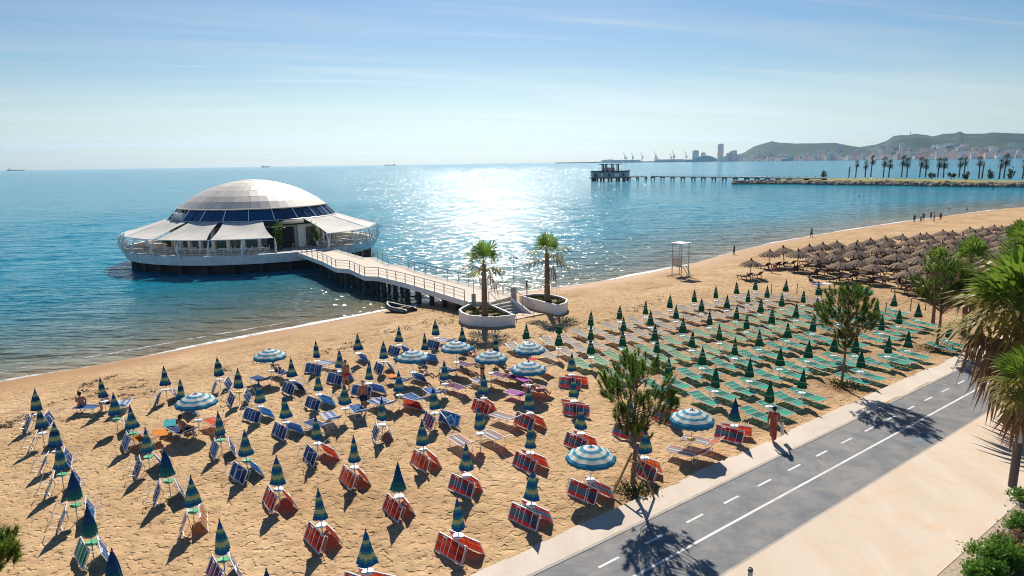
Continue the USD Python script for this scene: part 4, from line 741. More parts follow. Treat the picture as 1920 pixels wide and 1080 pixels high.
# steps with the sloping wall
t = thing('beach_steps', 'short concrete steps from the pier down to the sand', 'steps'); SW = np.array([.76, .65, 0]) * 2.3; SR = np.array([.65, -.76, 0]); S0 = at(919, 567, 1.95); S0[2] = 0
for k in range(5):
    z1 = 1.93 - .2 * (k + 1); a = S0 + SR * .34 * k; m = MB(); m.add(*prism([tuple(x[:2]) for x in (a, a + SR * .345, a + SR * .345 + SW, a + SW)], .2, z1)); obj('step', m, 'concrete', t)
m = MB(); a = S0 + SR * 1.73 - SW * .3; m.add(*prism([tuple(x[:2]) for x in (a, a + SR * 1.6, a + SR * 1.6 + SW * 1.75, a + SW * 1.3)], .2, .985)); obj('landing', m, 'plaza_paving', t)
def wedge(m, a, b, za, zb, w):
    n = np.array([-(b - a)[1], (b - a)[0], 0]); n = n / np.linalg.norm(n) * w / 2
    v = [*(a + n + [0, 0, .2],), *(a - n + [0, 0, .2],), *(b - n + [0, 0, .2],), *(b + n + [0, 0, .2],), *(a + n + [0, 0, za],), *(a - n + [0, 0, za],), *(b - n + [0, 0, zb],), *(b + n + [0, 0, zb],)]
    m.add(np.array(v).reshape(8, 3), BOXF)
m = MB(); a = S0 + SW * 1.06; wedge(m, a, a + SR * 3.0, 2.15, .95, .16); obj('side_wall', m, 'pier_white', t)
m = MB(); a = S0 - SW * .06; wedge(m, a, a + SR * 1.7, 2.0, 1.1, .16); obj('side_wall', m, 'concrete', t)
a = S0 + SW * 1.06
m = MB(); m.tube([a + [0, 0, 3.0], a + SR * 3.0 + [0, 0, 1.85]], .03, 5); m.tube([a + SR * 3 + [0, 0, 1.85], a + SR * 3 + [0, 0, .9]], .03, 5); m.tube([a + [0, 0, 3.0], a + [0, 0, 2.1]], .03, 5); m.tube([a + SR * 1.5 + [0, 0, 2.42], a + SR * 1.5 + [0, 0, 1.5]], .03, 5); obj('handrail', m, 'steel_rail', t)
a = S0 - SW * .06 + SR * 1.7
m = MB(); m.tube([a - SR * 1.7 + [0, 0, 2.95], a + [0, 0, 2.0]], .03, 5); m.tube([a + [0, 0, 2.0], a + [0, 0, .9]], .03, 5); m.tube([a - SR * 1.7 + [0, 0, 2.95], a - SR * 1.7 + [0, 0, 1.9]], .03, 5); obj('handrail', m, 'steel_rail', t)
def planter(label, rim, z1, seed):
    t = thing('planter', label, 'planter'); P = np.array([at(x, y, z1)[:2] for x, y in rim]); pl = sgeo.Polygon(P).buffer(0); ring = pl.difference(pl.buffer(-.16))
    for g in getattr(ring, 'geoms', [ring]): 
        e = trimesh.creation.extrude_polygon(g, z1 - .2, engine='earcut'); e.apply_translation([0, 0, .2]); obj('wall', (e.vertices, e.faces), 'pier_white', t)
    m = MB(); m.add(*prism(list(pl.buffer(-.17).exterior.coords)[:-1], .3, z1 - .18)); obj('soil', m, 'soil', t)
    r = np.random.default_rng(seed); m = MB(); bx = pl.bounds; inner = pl.buffer(-.3); k = 0
    while k < 900:
        x, y = r.uniform(bx[0], bx[2]), r.uniform(bx[1], bx[3])
        if not inner.contains(sgeo.Point(x, y)): k += .2; continue
        if meshkit.noise(np.array([x * 1.6, y * 1.6, seed])) < .42: k += .3; continue
        for _ in range(5):
            d = r.normal(0, 1, 3); d[2] = abs(d[2]) * 1.1 + .3; d /= np.linalg.norm(d); s = np.cross(d, [r.normal(), r.normal(), .2]); s /= np.linalg.norm(s); b = np.array([x, y, z1 - .18]); L = r.uniform(.10, .26); m.add([b - s * .03, b + s * .03, b + d * L], [[0, 1, 2]])
        k += 1
    obj('ground_plants', m, 'ground_cover', t, kind='stuff'); return P
planter('curved white planter left of the beach steps with a palm', [(860, 580), (865, 586), (878, 590.6), (902, 593), (929, 594), (966, 590), (921, 570), (895, 567), (881, 568.6), (866, 576)], 1.78, 3)
planter('pointed white planter right of the beach steps with a palm', [(974, 554), (1010, 563.5), (1046.7, 572.5), (1062.5, 567), (1065, 561), (1053, 556), (1031, 551), (1000, 550.5)], 1.78, 4)
fan_palm('fan_palm', 'young fan palm with thick trunk in the left white planter', at(909, 590, 1.6), 4.3, 1.75, 31, 11, 1, .27, yellow=4, upright=.1)
fan_palm('fan_palm', 'young fan palm with thick trunk in the right white planter', at(1026, 565, 1.6), 4.4, 1.8, 37, 10, 1, .28, yellow=4, upright=.1)
def lampbox(label, px, py, hb, hp, w=.36):
    P_ = at(px, py, 1.7); t = thing('lamp_mast', label, 'lamp', P_); m = MB(); m.box((0, 0, hb / 2), (w, w, hb)); obj('cabinet', m, 'grey_metal', t)
    m = MB(); m.tube([(0, 0, hb), (0, 0, hp)], .035, 6); obj('mast', m, 'grey_metal', t); m = MB(); m.bar((-.3, 0, hp), (.3, 0, hp), .05, .05); m.box((-.28, 0, hp - .08), (.16, .12, .1)); m.box((.28, 0, hp - .08), (.16, .12, .1)); obj('lamp_head', m, 'dark_metal', t)
lampbox('grey cabinet with thin lamp mast behind the left planter', 888.5, 573, 1.1, 3.5); lampbox('grey cabinet with thin lamp mast at the head of the steps', 964, 563, 1.25, 3.9, .46)
P_ = at(988, 553, 1.7); t = thing('signal_post', 'short black post standing in the right planter', 'post', P_); m = MB(); m.tube([(0, 0, 0), (0, 0, .8)], .05, 6); obj('post', m, 'dark_metal', t); m = MB(); m.box((0, 0, 1.1), (.18, .14, .62)); obj('sign_box', m, 'dark_metal', t)
P_ = at(1035, 556, 1.6); t = thing('flag_pole', 'thin bare white pole beside the right palm', 'pole', P_); m = MB(); m.tube([(0, 0, 0), (0, 0, 2.4)], .03, 6); obj('pole', m, 'white_metal', t); m = MB(); m.lathe([(0, 2.4), (.05, 2.43), (0, 2.5)], 6); obj('finial', m, 'white_metal', t)
P_ = at(882, 572, 1.6); t = thing('floodlight', 'small pale floodlight lying in the left planter', 'light', P_); m = MB(); m.box((0, 0, .22), (.5, .35, .28), rz=.4); obj('housing', m, 'plastic_white', t); m = MB(); m.box((0, 0, .04), (.2, .2, .1)); obj('foot', m, 'dark_metal', t)

# inflatable boat
BP = ground(749, 584); t = thing('inflatable_boat', 'dark grey inflatable dinghy pulled up on the sand by the pier', 'boat', BP + [0, 0, .02], math.radians(-38))
pth = [(-1.5, -.62, .26), (-.5, -.64, .26), (.6, -.60, .30), (1.25, -.38, .42), (1.62, 0, .55), (1.25, .38, .42), (.6, .60, .30), (-.5, .64, .26), (-1.5, .62, .26)]
pth = [(-x, y, z) for x, y, z in pth]
m = MB(); m.tube([(1.72, -.62, .26)] + pth + [(1.72, .62, .26)], [.08] + [.23] * 9 + [.08], 10); obj('tube', m, 'rubber', t, smooth=50)
m = MB(); m.box((-.1, 0, .14), (2.7, 1.0, .06)); obj('floor', m, 'grey_metal', t); m = MB(); m.box((1.35, 0, .34), (.08, 1.0, .42)); obj('transom', m, 'dark_wood', t)
m = MB(); m.box((.3, 0, .42), (.26, 1.1, .05)); obj('seat', m, 'wood_pale', t); m = MB(); m.tube([(x, y * 1.36, z + .05) for x, y, z in pth], .02, 4); obj('grab_rope', m, 'pole_white', t)
# lifeguard tower
GP = (ground(1261, 518) + ground(1289.5, 518)) / 2; t = thing('lifeguard_tower', 'tall thin lifeguard stand with flat white roof and ladder on the beach', 'lifeguard stand', GP, math.radians(38)); q_ = .66
for sx in (-1, 1):
    for sy in (-1, 1): m = MB(); m.box((sx * q_, sy * q_, 1.95), (.07, .07, 3.95)); obj('post', m, 'grey_metal', t)
m = MB(); m.box((0, 0, 1.22), (1.42, 1.42, .08)); obj('floor', m, 'grey_metal', t); m = MB(); m.box((0, 0, 3.92), (1.75, 1.75, .09)); obj('roof', m, 'white_paint', t)
m = MB(); m.box((-q_, 0, 1.75), (.04, 1.25, .95)); obj('side_panel', m, 'concrete', t)
for y_ in (-q_, q_):
    m = MB(); [m.tube([(-q_, y_, z_), (q_, y_, z_)], .03, 5) for z_ in (1.55, 1.85, 2.2)]; obj('rail', m, 'white_metal', t)
m = MB(); m.box((-.15, .1, 1.55), (.5, .5, .06)); m.box((-.36, .1, 1.8), (.06, .5, .5)); obj('seat', m, 'wood_pale', t)
m = MB(); m.bar((q_, -.25, 1.2), (q_ + 1.0, -.25, 0), .06, .06); m.bar((q_, .25, 1.2), (q_ + 1.0, .25, 0), .06, .06); obj('ladder_rail', m, 'grey_metal', t)
for k in range(5): f = (k + .6) / 5.4; m = MB(); m.box((q_ + f, 0, 1.2 * (1 - f)), (.12, .5, .04)); obj('ladder_rung', m, 'white_metal', t)
m = MB(); m.box((0, -1.0, .06), (2.4, .07, .1)); m.box((0, 1.0, .06), (2.4, .07, .1)); obj('skid', m, 'grey_metal', t)

# ------------------------------------------------------------------ trees of the promenade
t = pine('staked_pine', 'young pine held by wooden stakes at the walkway edge', (4.72, 25.21, .98), 5.75, 5, 1.5, .085, .42)
sk = thing('tree_stakes', 'tripod of wooden stakes around the nearest pine', 'stakes', (4.72, 25.21, .98))
for a in (-.7, 1.5, 3.4): m = MB(); m.tube([(1.0 * math.cos(a), 1.0 * math.sin(a), -.1), (.10 * math.cos(a), .10 * math.sin(a), 1.75)], .045, 6); obj('stake', m, 'wood_pale', sk)
m = MB(); pts = [np.array([.28 * math.cos(a), .28 * math.sin(a), 1.42]) for a in (-.7, 1.5, 3.4)]; [m.bar(pts[k], pts[(k + 1) % 3], .07, .05) for k in range(3)]; obj('crossbar', m, 'wood_pale', sk)
pine('young_pine', 'young pine with bare stem in the middle of the walkway edge', (18.99, 37.72, .98), 6.0, 11, 1.75, .085, .40, nclump=90)
pine('young_pine', 'farther young pine standing before the right palms', (29.09, 45.21, .98), 6.3, 17, 1.9, .11, .44, nclump=120)
for k, (x, y, r) in enumerate(TREE_SPOTS):
    leaf_bush('weeds', ('low weeds around the foot of the staked pine', 'low weeds around the foot of the middle pine', 'low weeds around the foot of the far pine')[k], (x + .1, y + .1, .97), r * .65, r * .5, .28, 50 + k, 260, .14, 'ground_cover', 'weeds', 16)
# small palms seen between pine and thatched parasols
fan_palm('fan_palm', 'fan palm with brown skirt standing among the thatched parasols', ground(1806, 626), 5.6, 1.45, 41, 16, 20, .17, skirt=1.2, yellow=7)
fan_palm('fan_palm', 'short green fan palm showing above the far pine', ground(1749, 606), 5.0, 1.1, 43, 18, 5, .13, yellow=2)
fan_palm('fan_palm', 'green fan palm at the right edge above the thatch', ground(1897, 592), 6.2, 1.6, 47, 18, 10, .17, yellow=4)
# big palms at the right edge
def long_dead(t, top, r):
    for k, az in enumerate((2.6, 2.9, 3.25, 3.6, 3.9, 4.4)):
        d = np.array([math.cos(az) * .95, math.sin(az) * .95, -.12]); m = MB(); fan_leaf(m, top + [0, 0, -.3], d, 1.7 * r.uniform(.8, 1.1), 1.3, r, 15, .85, .55); obj('dead_frond', m, 'palm_dead', t)
BA = at(1898, 912, 1.064)
fan_palm('big_fan_palm', 'nearest big fan palm with pale band and dark sleeve on its trunk', BA, 4.35, 1.25, 53, 16, 5, .2, skirt=.1, yellow=6, trunk=False)
tA = stage.GetPrimAtPath('/World/big_fan_palm'); m = MB(); m.tube([(0, 0, 0), (.02, 0, 1.86)], [.155, .15], 12); obj('dark_sleeve', m, 'bronze_pole', tA, smooth=40); m = MB(); m.tube([(.02, 0, 1.85), (.03, 0, 2.9)], [.135, .13], 12); obj('white_band', m, 'pole_white', tA, smooth=40); m = MB(); m.tube([(.03, 0, 2.9), (0, 0, 4.3)], [.14, .13], 10); obj('trunk', m, 'palm_bark', tA)
fan_palm('big_fan_palm', 'tall fan palm with hanging brown leaves over the asphalt track', at(1886, 796, 1.06), 5.5, 2.7, 59, 13, 8, .15, skirt=.7, yellow=20, extra=long_dead)
fan_palm('big_fan_palm', 'tallest green fan palm at the right picture edge', at(1925, 770, 1.06), 7.0, 2.4, 61, 17, 6, .2, skirt=.8, yellow=14, upright=.15)
# spit palms
def spit_palm(label, px, yb, yt, s, k):
    P_ = at(px, yb - 2.0, 1.3); dist = P_[1]; h = (yb - yt) / FPX * dist * .93; r = np.random.default_rng(200 + k); t = thing('spit_palm', label, 'palm tree', P_, 0, 'palms along the spit')
    ln = r.uniform(-.03, .05) * h; m = MB(); m.tube([(0, 0, 0), (ln * .4, 0, h * .55), (ln, 0, h * .9)], [.42, .34, .3], 6); obj('trunk', m, 'palm_bark', t); m = MB(); S = s * 2.5
    n_ = 24 if s > .5 else 8
    for q_ in range(n_):
        f = q_ / (n_ - 1); el = 1.5 - 2.5 * f; az = q_ * 2.4; fan_leaf(m, np.array([ln, 0, h * .88 - f * .8]), (math.cos(az) * math.cos(el), math.sin(az) * math.cos(el), math.sin(el)), S * r.uniform(.8, 1.1), .2 + .6 * f, r, 7)
    obj('crown', m, 'palm_far', t); m = MB()
    for q_ in range(12): az = q_ * 2.4; fan_leaf(m, np.array([ln, 0, h * .86 - r.uniform(.5, 2.2)]), (math.cos(az) * .5, math.sin(az) * .5, -.9), S * .6, 1.0, r, 5)
    obj('dead_skirt', m, 'palm_dead', t)
for k, a in enumerate(SPIT_PALMS): spit_palm(f'{ordinal(k + 1)} palm from the left on the far spit' + (', small and bare' if a[3] < .5 else ''), *a, k)
for k, (px, py, h, lb) in enumerate(((1854, 336, 5.0, 'small bushy palm low on the spit right of the middle'), (1894, 338, 5.0, 'second small bushy palm low on the spit'), (1747, 336, 3.0, 'low bush on the spit between the middle palm pairs'), (1544, 334, 3.6, 'dark bush at the left end of the spit bank'), (1812, 337, 3.4, 'low dark bush on the spit near the leaning stump'), (1784, 336, 2.4, 'smallest bush on the spit'))):
    leaf_bush('spit_bush', lb, at(px, py, 1.3), 1.6, 1.4, h, 70 + k, 160, 1.1, 'palm_far', 'shrub', 7)

# ------------------------------------------------------------------ lower right: border planting, edging stones, bollards; lower left pine top
t = thing('stone_edging', 'lattice row of small pale stones along the planted border', 'edging'); rs = np.random.default_rng(3)
for k in range(150):
    s0 = 5.6 + k * .075
    for w in range(2):
        c = road(s0 + .03 * w, 6.52 + .17 * w); m = MB(); m.box((c[0], c[1], 1.09), (.17, .055, .10), rz=math.atan2(RU[1], RU[0]) + (.75 if (k + w) % 2 else -.75) + rs.normal() * .08); obj('stone', m, 'pale_stone', t)
for k, (px, py, rx, ry, h, n, mt, lb) in enumerate(((1878, 1062, .95, .6, .75, 4200, 'shrub_green', 'bright green bush in the lower right corner'), (1835, 1092, .7, .4, .6, 2200, 'shrub_green', 'small bright bush left of the corner bush'), (1928, 1002, .5, .6, .5, 1800, 'shrub_green', 'bush at the right edge above the corner bush'), (1910, 940, .34, .34, .42, 520, 'shrub_green', 'small glossy shrub at the foot of the dark palm sleeve'), (1893, 1020, .5, .4, .4, 300, 'palm_dead', 'dry brownish plant between the corner bushes'))):
    leaf_bush('border_bush', lb, at(px, py, 1.03), rx, ry, h, 90 + k, n, .10, mt)
P_ = at(1845, 1045, 1.05); t = thing('border_light', 'low white box beside the edging stones', 'light', P_, .6); m = MB(); m.box((0, 0, .14), (.42, .28, .26)); obj('box', m, 'plastic_white', t); m = MB(); m.box((0, 0, .285), (.46, .32, .03)); obj('lid', m, 'white_paint', t)
P_ = at(1405, 1110, 1.06); t = thing('bollard', 'grey bollard with dark cap at the lower edge', 'bollard', P_); m = MB(); m.lathe([(.07, 0), (.07, .78), (.06, .8)], 14); obj('post', m, 'grey_metal', t, smooth=40); m = MB(); m.lathe([(.075, .70), (.078, .74), (.075, .78), (0, .80)], 14); obj('cap', m, 'dark_metal', t, smooth=40); m = MB(); m.lathe([(.11, 0), (.11, .02), (0, .02)], 14); obj('base', m, 'dark_metal', t)
pine('corner_pine', 'pine top poking into the lower left corner', (-16.45, 18.95, 1.0), 2.0, 23, 1.0, .06, .3)
# ------------------------------------------------------------------ parasols and sunbeds
H_TIP = 2.05
def tip_ground(px, py, h=H_TIP):
    p = at(px, py, 1.0 + h)
    for _ in range(6): p = at(px, py, gz(p[0], p[1]) + h)
    return np.array([p[0], p[1], gz(p[0], p[1])])
NAVY, BLUE, TEAL, LIME, CREAM = (0.016, 0.07, 0.19), (0.016, 0.14, 0.36), (0.05, 0.28, 0.30), (0.50, 0.55, 0.29), (0.55, 0.56, 0.42)
GREEN, DKGREEN, OFFW = (0.010, 0.155, 0.085), (0.007, 0.11, 0.065), (0.50, 0.52, 0.40)
def folded_canopy(bands, r0, z0, z1, seed, lobes=8):
    """A folded parasol: pleated cone whose cloth hangs in lobes; bands = (position, colour) from hem to tip."""
    r = np.random.default_rng(seed); m = MB(); K = lobes * 4; zs = []; cs = []
    for (p0, c0), (p1, _) in zip(bands, bands[1:]): zs += [p0 + .002, (p0 + p1) / 2, p1 - .002]; cs += [c0] * 3
    g = np.arange(K) * 2 * np.pi / K; ph = r.uniform(0, 6.28); amp = 1 + .22 * np.cos(lobes * g + ph) + .08 * np.cos(3 * g + ph * 2)
    V, C = [], []
    for z, c in zip(zs, cs):
        f = 1 - z; rr_ = r0 * (f ** .85) * (1.06 if z < .02 else 1.0) + .012; jit = 1 + .10 * np.sin(g * 2 + z * 6 + ph)
        V.append(np.stack([rr_ * amp * jit * np.cos(g), rr_ * amp * jit * np.sin(g), z0 + (z1 - z0) * z + (.03 * np.cos(lobes * g + ph) if z < .02 else 0 * g)], 1)); C += [c] * K
    n = len(V); i, j = np.meshgrid(np.arange(n - 1), np.arange(K), indexing='ij'); q = np.stack([i * K + j, i * K + (j + 1) % K, (i + 1) * K + (j + 1) % K, (i + 1) * K + j], -1).reshape(-1, 4)
    m.add(np.vstack(V), q); m.c = [np.array(C)]; return m
B1 = [(0, NAVY), (.10, BLUE), (.20, TEAL), (.28, LIME), (.42, TEAL), (.48, NAVY), (.64, TEAL), (.70, LIME), (.80, TEAL), (.87, NAVY), (1, NAVY)]
B2 = [(0, CREAM), (.03, (0.03, 0.22, 0.20)), (.16, (0.012, 0.15, 0.19)), (.36, (0.008, 0.09, 0.22)), (.62, (0.006, 0.06, 0.20)), (.9, NAVY), (1, NAVY)]
B3 = [(0, BLUE), (.13, TEAL), (.22, LIME), (.36, TEAL), (.44, BLUE), (.58, TEAL), (.66, LIME), (.75, BLUE), (1, NAVY)]
G1 = [(0, DKGREEN), (.06, GREEN), (.44, OFFW), (.52, DKGREEN), (.57, GREEN), (.62, OFFW), (.70, GREEN), (.88, DKGREEN), (1, NAVY)]
G2 = [(0, (0.34, 0.12, 0.06)), (.03, DKGREEN), (.14, GREEN), (.30, OFFW), (.33, GREEN), (.8, DKGREEN), (1, DKGREEN)]
def folded_maker(bands, r0, seed, tray):
    def make(t):
        m = MB(); m.tube([(0, 0, -.3), (0, 0, 2.02)], .019, 6); obj('pole', m, 'white_metal', t)
        cn = obj('canopy', folded_canopy(bands, r0, .93, 2.0, seed), 'parasol_cloth', t, smooth=50, cd=True)
        m = MB(); m.lathe([(.0, 2.08), (.018, 2.06), (.028, 2.0), (.02, 1.97)], 8); obj('finial', m, 'dark_metal', cn)
        if tray: m = MB(); m.lathe([(0, .63), (.18, .63), (.20, .66), (.19, .675), (0, .655)], 14); tr = obj('tray_table', m, tray, t); m = MB(); m.tube([(0, 0, .5), (0, 0, .63)], [.03, .05], 6); obj('clamp', m, 'plastic_white', tr)
    return make
RING = [(0.0, (0.02, 0.22, 0.44)), (.14, (0.74, 0.75, 0.70)), (.30, (0.03, 0.28, 0.46)), (.46, (0.72, 0.73, 0.66)), (.62, (0.04, 0.31, 0.46)), (.74, (0.72, 0.73, 0.67)), (.89, (0.025, 0.25, 0.42)), (1.0, (0.02, 0.19, 0.35))]
def open_canopy(R, zt, rise, sides, ring, scallop=.03, val=.13):
    K = sides * 4; g = np.arange(K) * 2 * np.pi / K; m = MB(); V, C = [], []; rs_ = []
    for (a, c), (b, _) in zip(ring, ring[1:]): rs_ += [(a + .002, c), (b - .002, c)]
    def edge(f): d = np.cos(np.pi / sides) / np.cos((g % (2 * np.pi / sides)) - np.pi / sides); return 1 - (1 - d) * .95 * f
    for f, c in rs_:
        sag = .05 * f * (np.cos(sides * g) - 1) * -.5
        V.append(np.stack([R * f * edge(f) * np.cos(g), R * f * edge(f) * np.sin(g), zt - rise * f ** 1.7 - sag], 1)); C += [c] * K
    sc = scallop * np.abs(np.sin(sides * g)); V.append(V[-1] + np.stack([0 * g, 0 * g, -.005 + 0 * g], 1)); C += [ring[-1][1]] * K; V.append(V[-1] * [1.005, 1.005, 1] - np.stack([0 * g, 0 * g, val - sc], 1)); C += [ring[-1][1]] * K
    n = len(V); i, j = np.meshgrid(np.arange(n - 1), np.arange(K), indexing='ij'); q = np.stack([i * K + j, (i + 1) * K + j, (i + 1) * K + (j + 1) % K, i * K + (j + 1) % K], -1).reshape(-1, 4)
    m.add(np.vstack(V), q); m.c = [np.array(C)]; return m
def open_maker(ring, R, val, tray='plastic_white'):
    def make(t):
        m = MB(); m.tube([(0, 0, -.3), (0, 0, 2.0)], .02, 6); obj('pole', m, 'white_metal', t)
        cn = obj('canopy', open_canopy(R, 2.05, .42, 10, ring, .05 if val > .15 else .02, val), 'open_cloth', t, smooth=40, cd=True)
        for k in range(10): a = 6.2832 * k / 10; m = MB(); m.tube([(.02 * math.cos(a), .02 * math.sin(a), 2.01), (R * .5 * math.cos(a), R * .5 * math.sin(a), 1.90), (R * .985 * math.cos(a), R * .985 * math.sin(a), 1.605)], .008, 4); obj('rib', m, 'white_metal', cn)
        m = MB(); m.lathe([(0, 2.13), (.02, 2.11), (.03, 2.05), (.02, 2.03)], 8); obj('finial', m, 'dark_metal', cn)
        if tray: m = MB(); m.lathe([(0, .63), (.18, .63), (.20, .66), (.19, .675), (0, .655)], 14); obj('tray_table', m, tray, t)
    return make
# bed fabrics as stripes across the width
FAB = {'N': [(0.018, 0.055, 0.19), (0.028, 0.085, 0.26)], 'B': [(0.018, 0.12, 0.38), (0.03, 0.17, 0.45), (0.015, 0.10, 0.33)], 'R': [(0.50, 0.055, 0.03), (0.40, 0.035, 0.022), (0.52, 0.085, 0.035), (0.42, 0.04, 0.025)], 'V': [(0.66, 0.12, 0.03), (0.56, 0.085, 0.022), (0.68, 0.15, 0.035)],
       'M': [(0.42, 0.035, 0.035), (0.06, 0.11, 0.19), (0.08, 0.12, 0.17), (0.42, 0.035, 0.035)], 'O': [(0.68, 0.30, 0.03), (0.52, 0.19, 0.018), (0.70, 0.33, 0.04)], 'W': [(0.60, 0.24, 0.18), (0.18, 0.30, 0.42), (0.66, 0.62, 0.58), (0.18, 0.30, 0.42), (0.60, 0.24, 0.18)],
       'L': [(0.60, 0.60, 0.62), (0.12, 0.25, 0.60), (0.60, 0.60, 0.62), (0.12, 0.25, 0.60)], 'P': [(0.44, 0.09, 0.46), (0.48, 0.13, 0.50)], 'K': [(0.62, 0.13, 0.22), (0.55, 0.22, 0.15)], 'G': [(0.02, 0.18, 0.13), (0.03, 0.22, 0.15)], 'U': [(0.30, 0.03, 0.12), (0.05, 0.08, 0.24), (0.30, 0.03, 0.12), (0.05, 0.08, 0.24), (0.24, 0.03, 0.14)]}
FABN = {'N': 'navy', 'B': 'bright blue', 'R': 'red', 'V': 'orange red', 'M': 'red and slate striped', 'O': 'orange striped', 'W': 'pale striped', 'L': 'white and blue striped', 'P': 'purple', 'K': 'pink', 'G': 'dark green', 'U': 'purple striped'}
LB, WB = 1.36, .60
def tipped_maker(fab, legs):
    """A light-framed sunbed tipped on to its long side, the underside outwards (local -y), leaning in at the top."""
    def make(t):
        lean = .42; up = np.array([0, math.sin(lean), math.cos(lean)]); out = np.array([0, -math.cos(lean), math.sin(lean)]); o = np.array([0, 0, .03])
        P = lambda x, w, h=0.0: o + np.array([x, 0, 0]) + up * w + out * h
        m = MB(); [m.tube([P(-LB / 2, w), P(LB / 2, w)], .022, 6) for w in (0.0, WB)]; [m.tube([P(x, 0), P(x, WB)], .020, 6) for x in (-LB / 2, LB / 2)]; fr = obj('frame', m, 'white_metal', t)
        st = FAB[fab]; n = len(st); m = MB()
        for k, c in enumerate(st):
            w0, w1 = .02 + (WB - .04) * k / n, .02 + (WB - .04) * (k + 1) / n; q = [P(-LB / 2 + .02, w0, -.006), P(LB / 2 - .02, w0, -.006), P(LB / 2 - .02, w1, -.006), P(-LB / 2 + .02, w1, -.006)]; m.add(q, [[0, 1, 2, 3]], c)
        obj('fabric', m, 'bed_stripes', t, cd=True)
        for x in ((-.38, 0, .38) if not legs else (-.26, .30)): m = MB(); m.tube([P(x, 0, .014), P(x, WB, .014)], .014, 5); obj('crossbar', m, 'white_metal', fr)
        for x, ln in ((-.50, .34), (.42, .34)):
            fold = .04 if not legs else ln; dx = 0 if legs else .30
            m = MB(); m.tube([P(x, .05, .01), P(x + dx, .05, fold), P(x + dx, WB - .05, fold), P(x, WB - .05, .01)], .016, 5); obj('leg', m, 'white_metal', t)
        m = MB(); hx = LB / 2 - .52; m.tube([P(hx, .03, -.03), P(LB / 2 - .06, .03, -.16), P(LB / 2 - .06, WB - .03, -.16), P(hx, WB - .03, -.03)], .016, 5); obj('headrest', m, 'white_metal', t)
    return make
def flat_maker(fab, back, fab2=None, hgt=.36, L=1.86, W=.66, frame='white_metal'):
    """A sunbed standing on its legs: seat, hinged back raised by the angle back, head end at +x."""
    def make(t):
        xh = L / 2 - .62; c, s = math.cos(back), math.sin(back); hx, hz = xh + .66 * c, hgt + .66 * s
        m = MB(); [m.tube([(-L / 2, y, hgt), (xh, y, hgt), (hx, y, hz)], .022, 6) for y in (-W / 2, W / 2)]; [m.tube([(x, -W / 2, z), (x, W / 2, z)], .02, 6) for x, z in ((-L / 2, hgt), (xh, hgt), (hx, hz))]; obj('frame', m, frame, t)
        for nm, f, segs in (('seat', fab, [(-L / 2 + .02, hgt, xh - .02, hgt)]), ('backrest', fab2 or fab, [(xh + .02, hgt + .01, hx - .01 * c, hz)])):
            st = FAB[f]; n = len(st); m = MB()
            for x0, z0, x1, z1 in segs:
                for k, col in enumerate(st): y0, y1 = -W / 2 + .02 + (W - .04) * k / n, -W / 2 + .02 + (W - .04) * (k + 1) / n; dz = -.02 * math.sin(math.pi * (k + .5) / n); m.add([(x0, y0, z0 + dz), (x1, y0, z1 + dz), (x1, y1, z1 + dz), (x0, y1, z0 + dz)], [[0, 1, 2, 3]], col)
            obj(nm, m, 'bed_stripes', t, cd=True)
        for x, dx in ((-L / 2 + .28, -.12), (xh - .08, .12)): m = MB(); m.tube([(x, -W / 2 + .02, hgt), (x + dx, -W / 2 + .02, 0.0), (x + dx, W / 2 - .02, 0.0), (x, W / 2 - .02, hgt)], .017, 5); obj('leg', m, frame, t)
    return make
FAB['g'] = [(0.05, 0.46, 0.31), (0.04, 0.40, 0.27)]; FAB['h'] = [(0.24, 0.50, 0.25), (0.20, 0.43, 0.21)]; FAB['c'] = [(0.52, 0.45, 0.35), (0.46, 0.40, 0.31)]; FAB['d'] = [(0.012, 0.22, 0.15), (0.01, 0.19, 0.13)]
def green_maker(f):
    """A green sunbed: four cloth panels between white bars, the head panel tilted up a little."""
    def make(t):
        L, W, hg = 1.95, .76, .34; hs = [(-L / 2, hg), (-.30, hg), (.28, hg), (.62, hg + .07), (L / 2 - .02, hg + .13)]
        m = MB(); [m.tube([(x, y, z) for x, z in hs], .024, 6) for y in (-W / 2, W / 2)]; fr = obj('frame', m, 'white_metal', t)
        for x, z in hs: m = MB(); m.tube([(x, -W / 2, z), (x, W / 2, z)], .02, 5); obj('crossbar', m, 'white_metal', fr)
        for k, ((x0, z0), (x1, z1)) in enumerate(zip(hs, hs[1:])):
            col = FAB['d' if (k == 1 and f == 'g') else f][k % 2]; m = MB(); m.add([(x0 + .02, -W / 2 + .02, z0 - .005), (x1 - .02, -W / 2 + .02, z1 - .005), (x1 - .02, 0, z1 - .022), (x0 + .02, 0, z0 - .022), (x1 - .02, W / 2 - .02, z1 - .005), (x0 + .02, W / 2 - .02, z0 - .005)], [[0, 1, 2, 3], [3, 2, 4, 5]], col); obj('backrest' if k == 3 else 'seat_panel', m, 'bed_stripes', t, cd=True)
        for x, dx in ((-.66, -.10), (.42, .12)): m = MB(); m.tube([(x, -W / 2 + .02, hg), (x + dx, -W / 2 + .02, 0), (x + dx, W / 2 - .02, 0), (x, W / 2 - .02, hg)], .018, 5); obj('leg', m, 'white_metal', t)
    return make

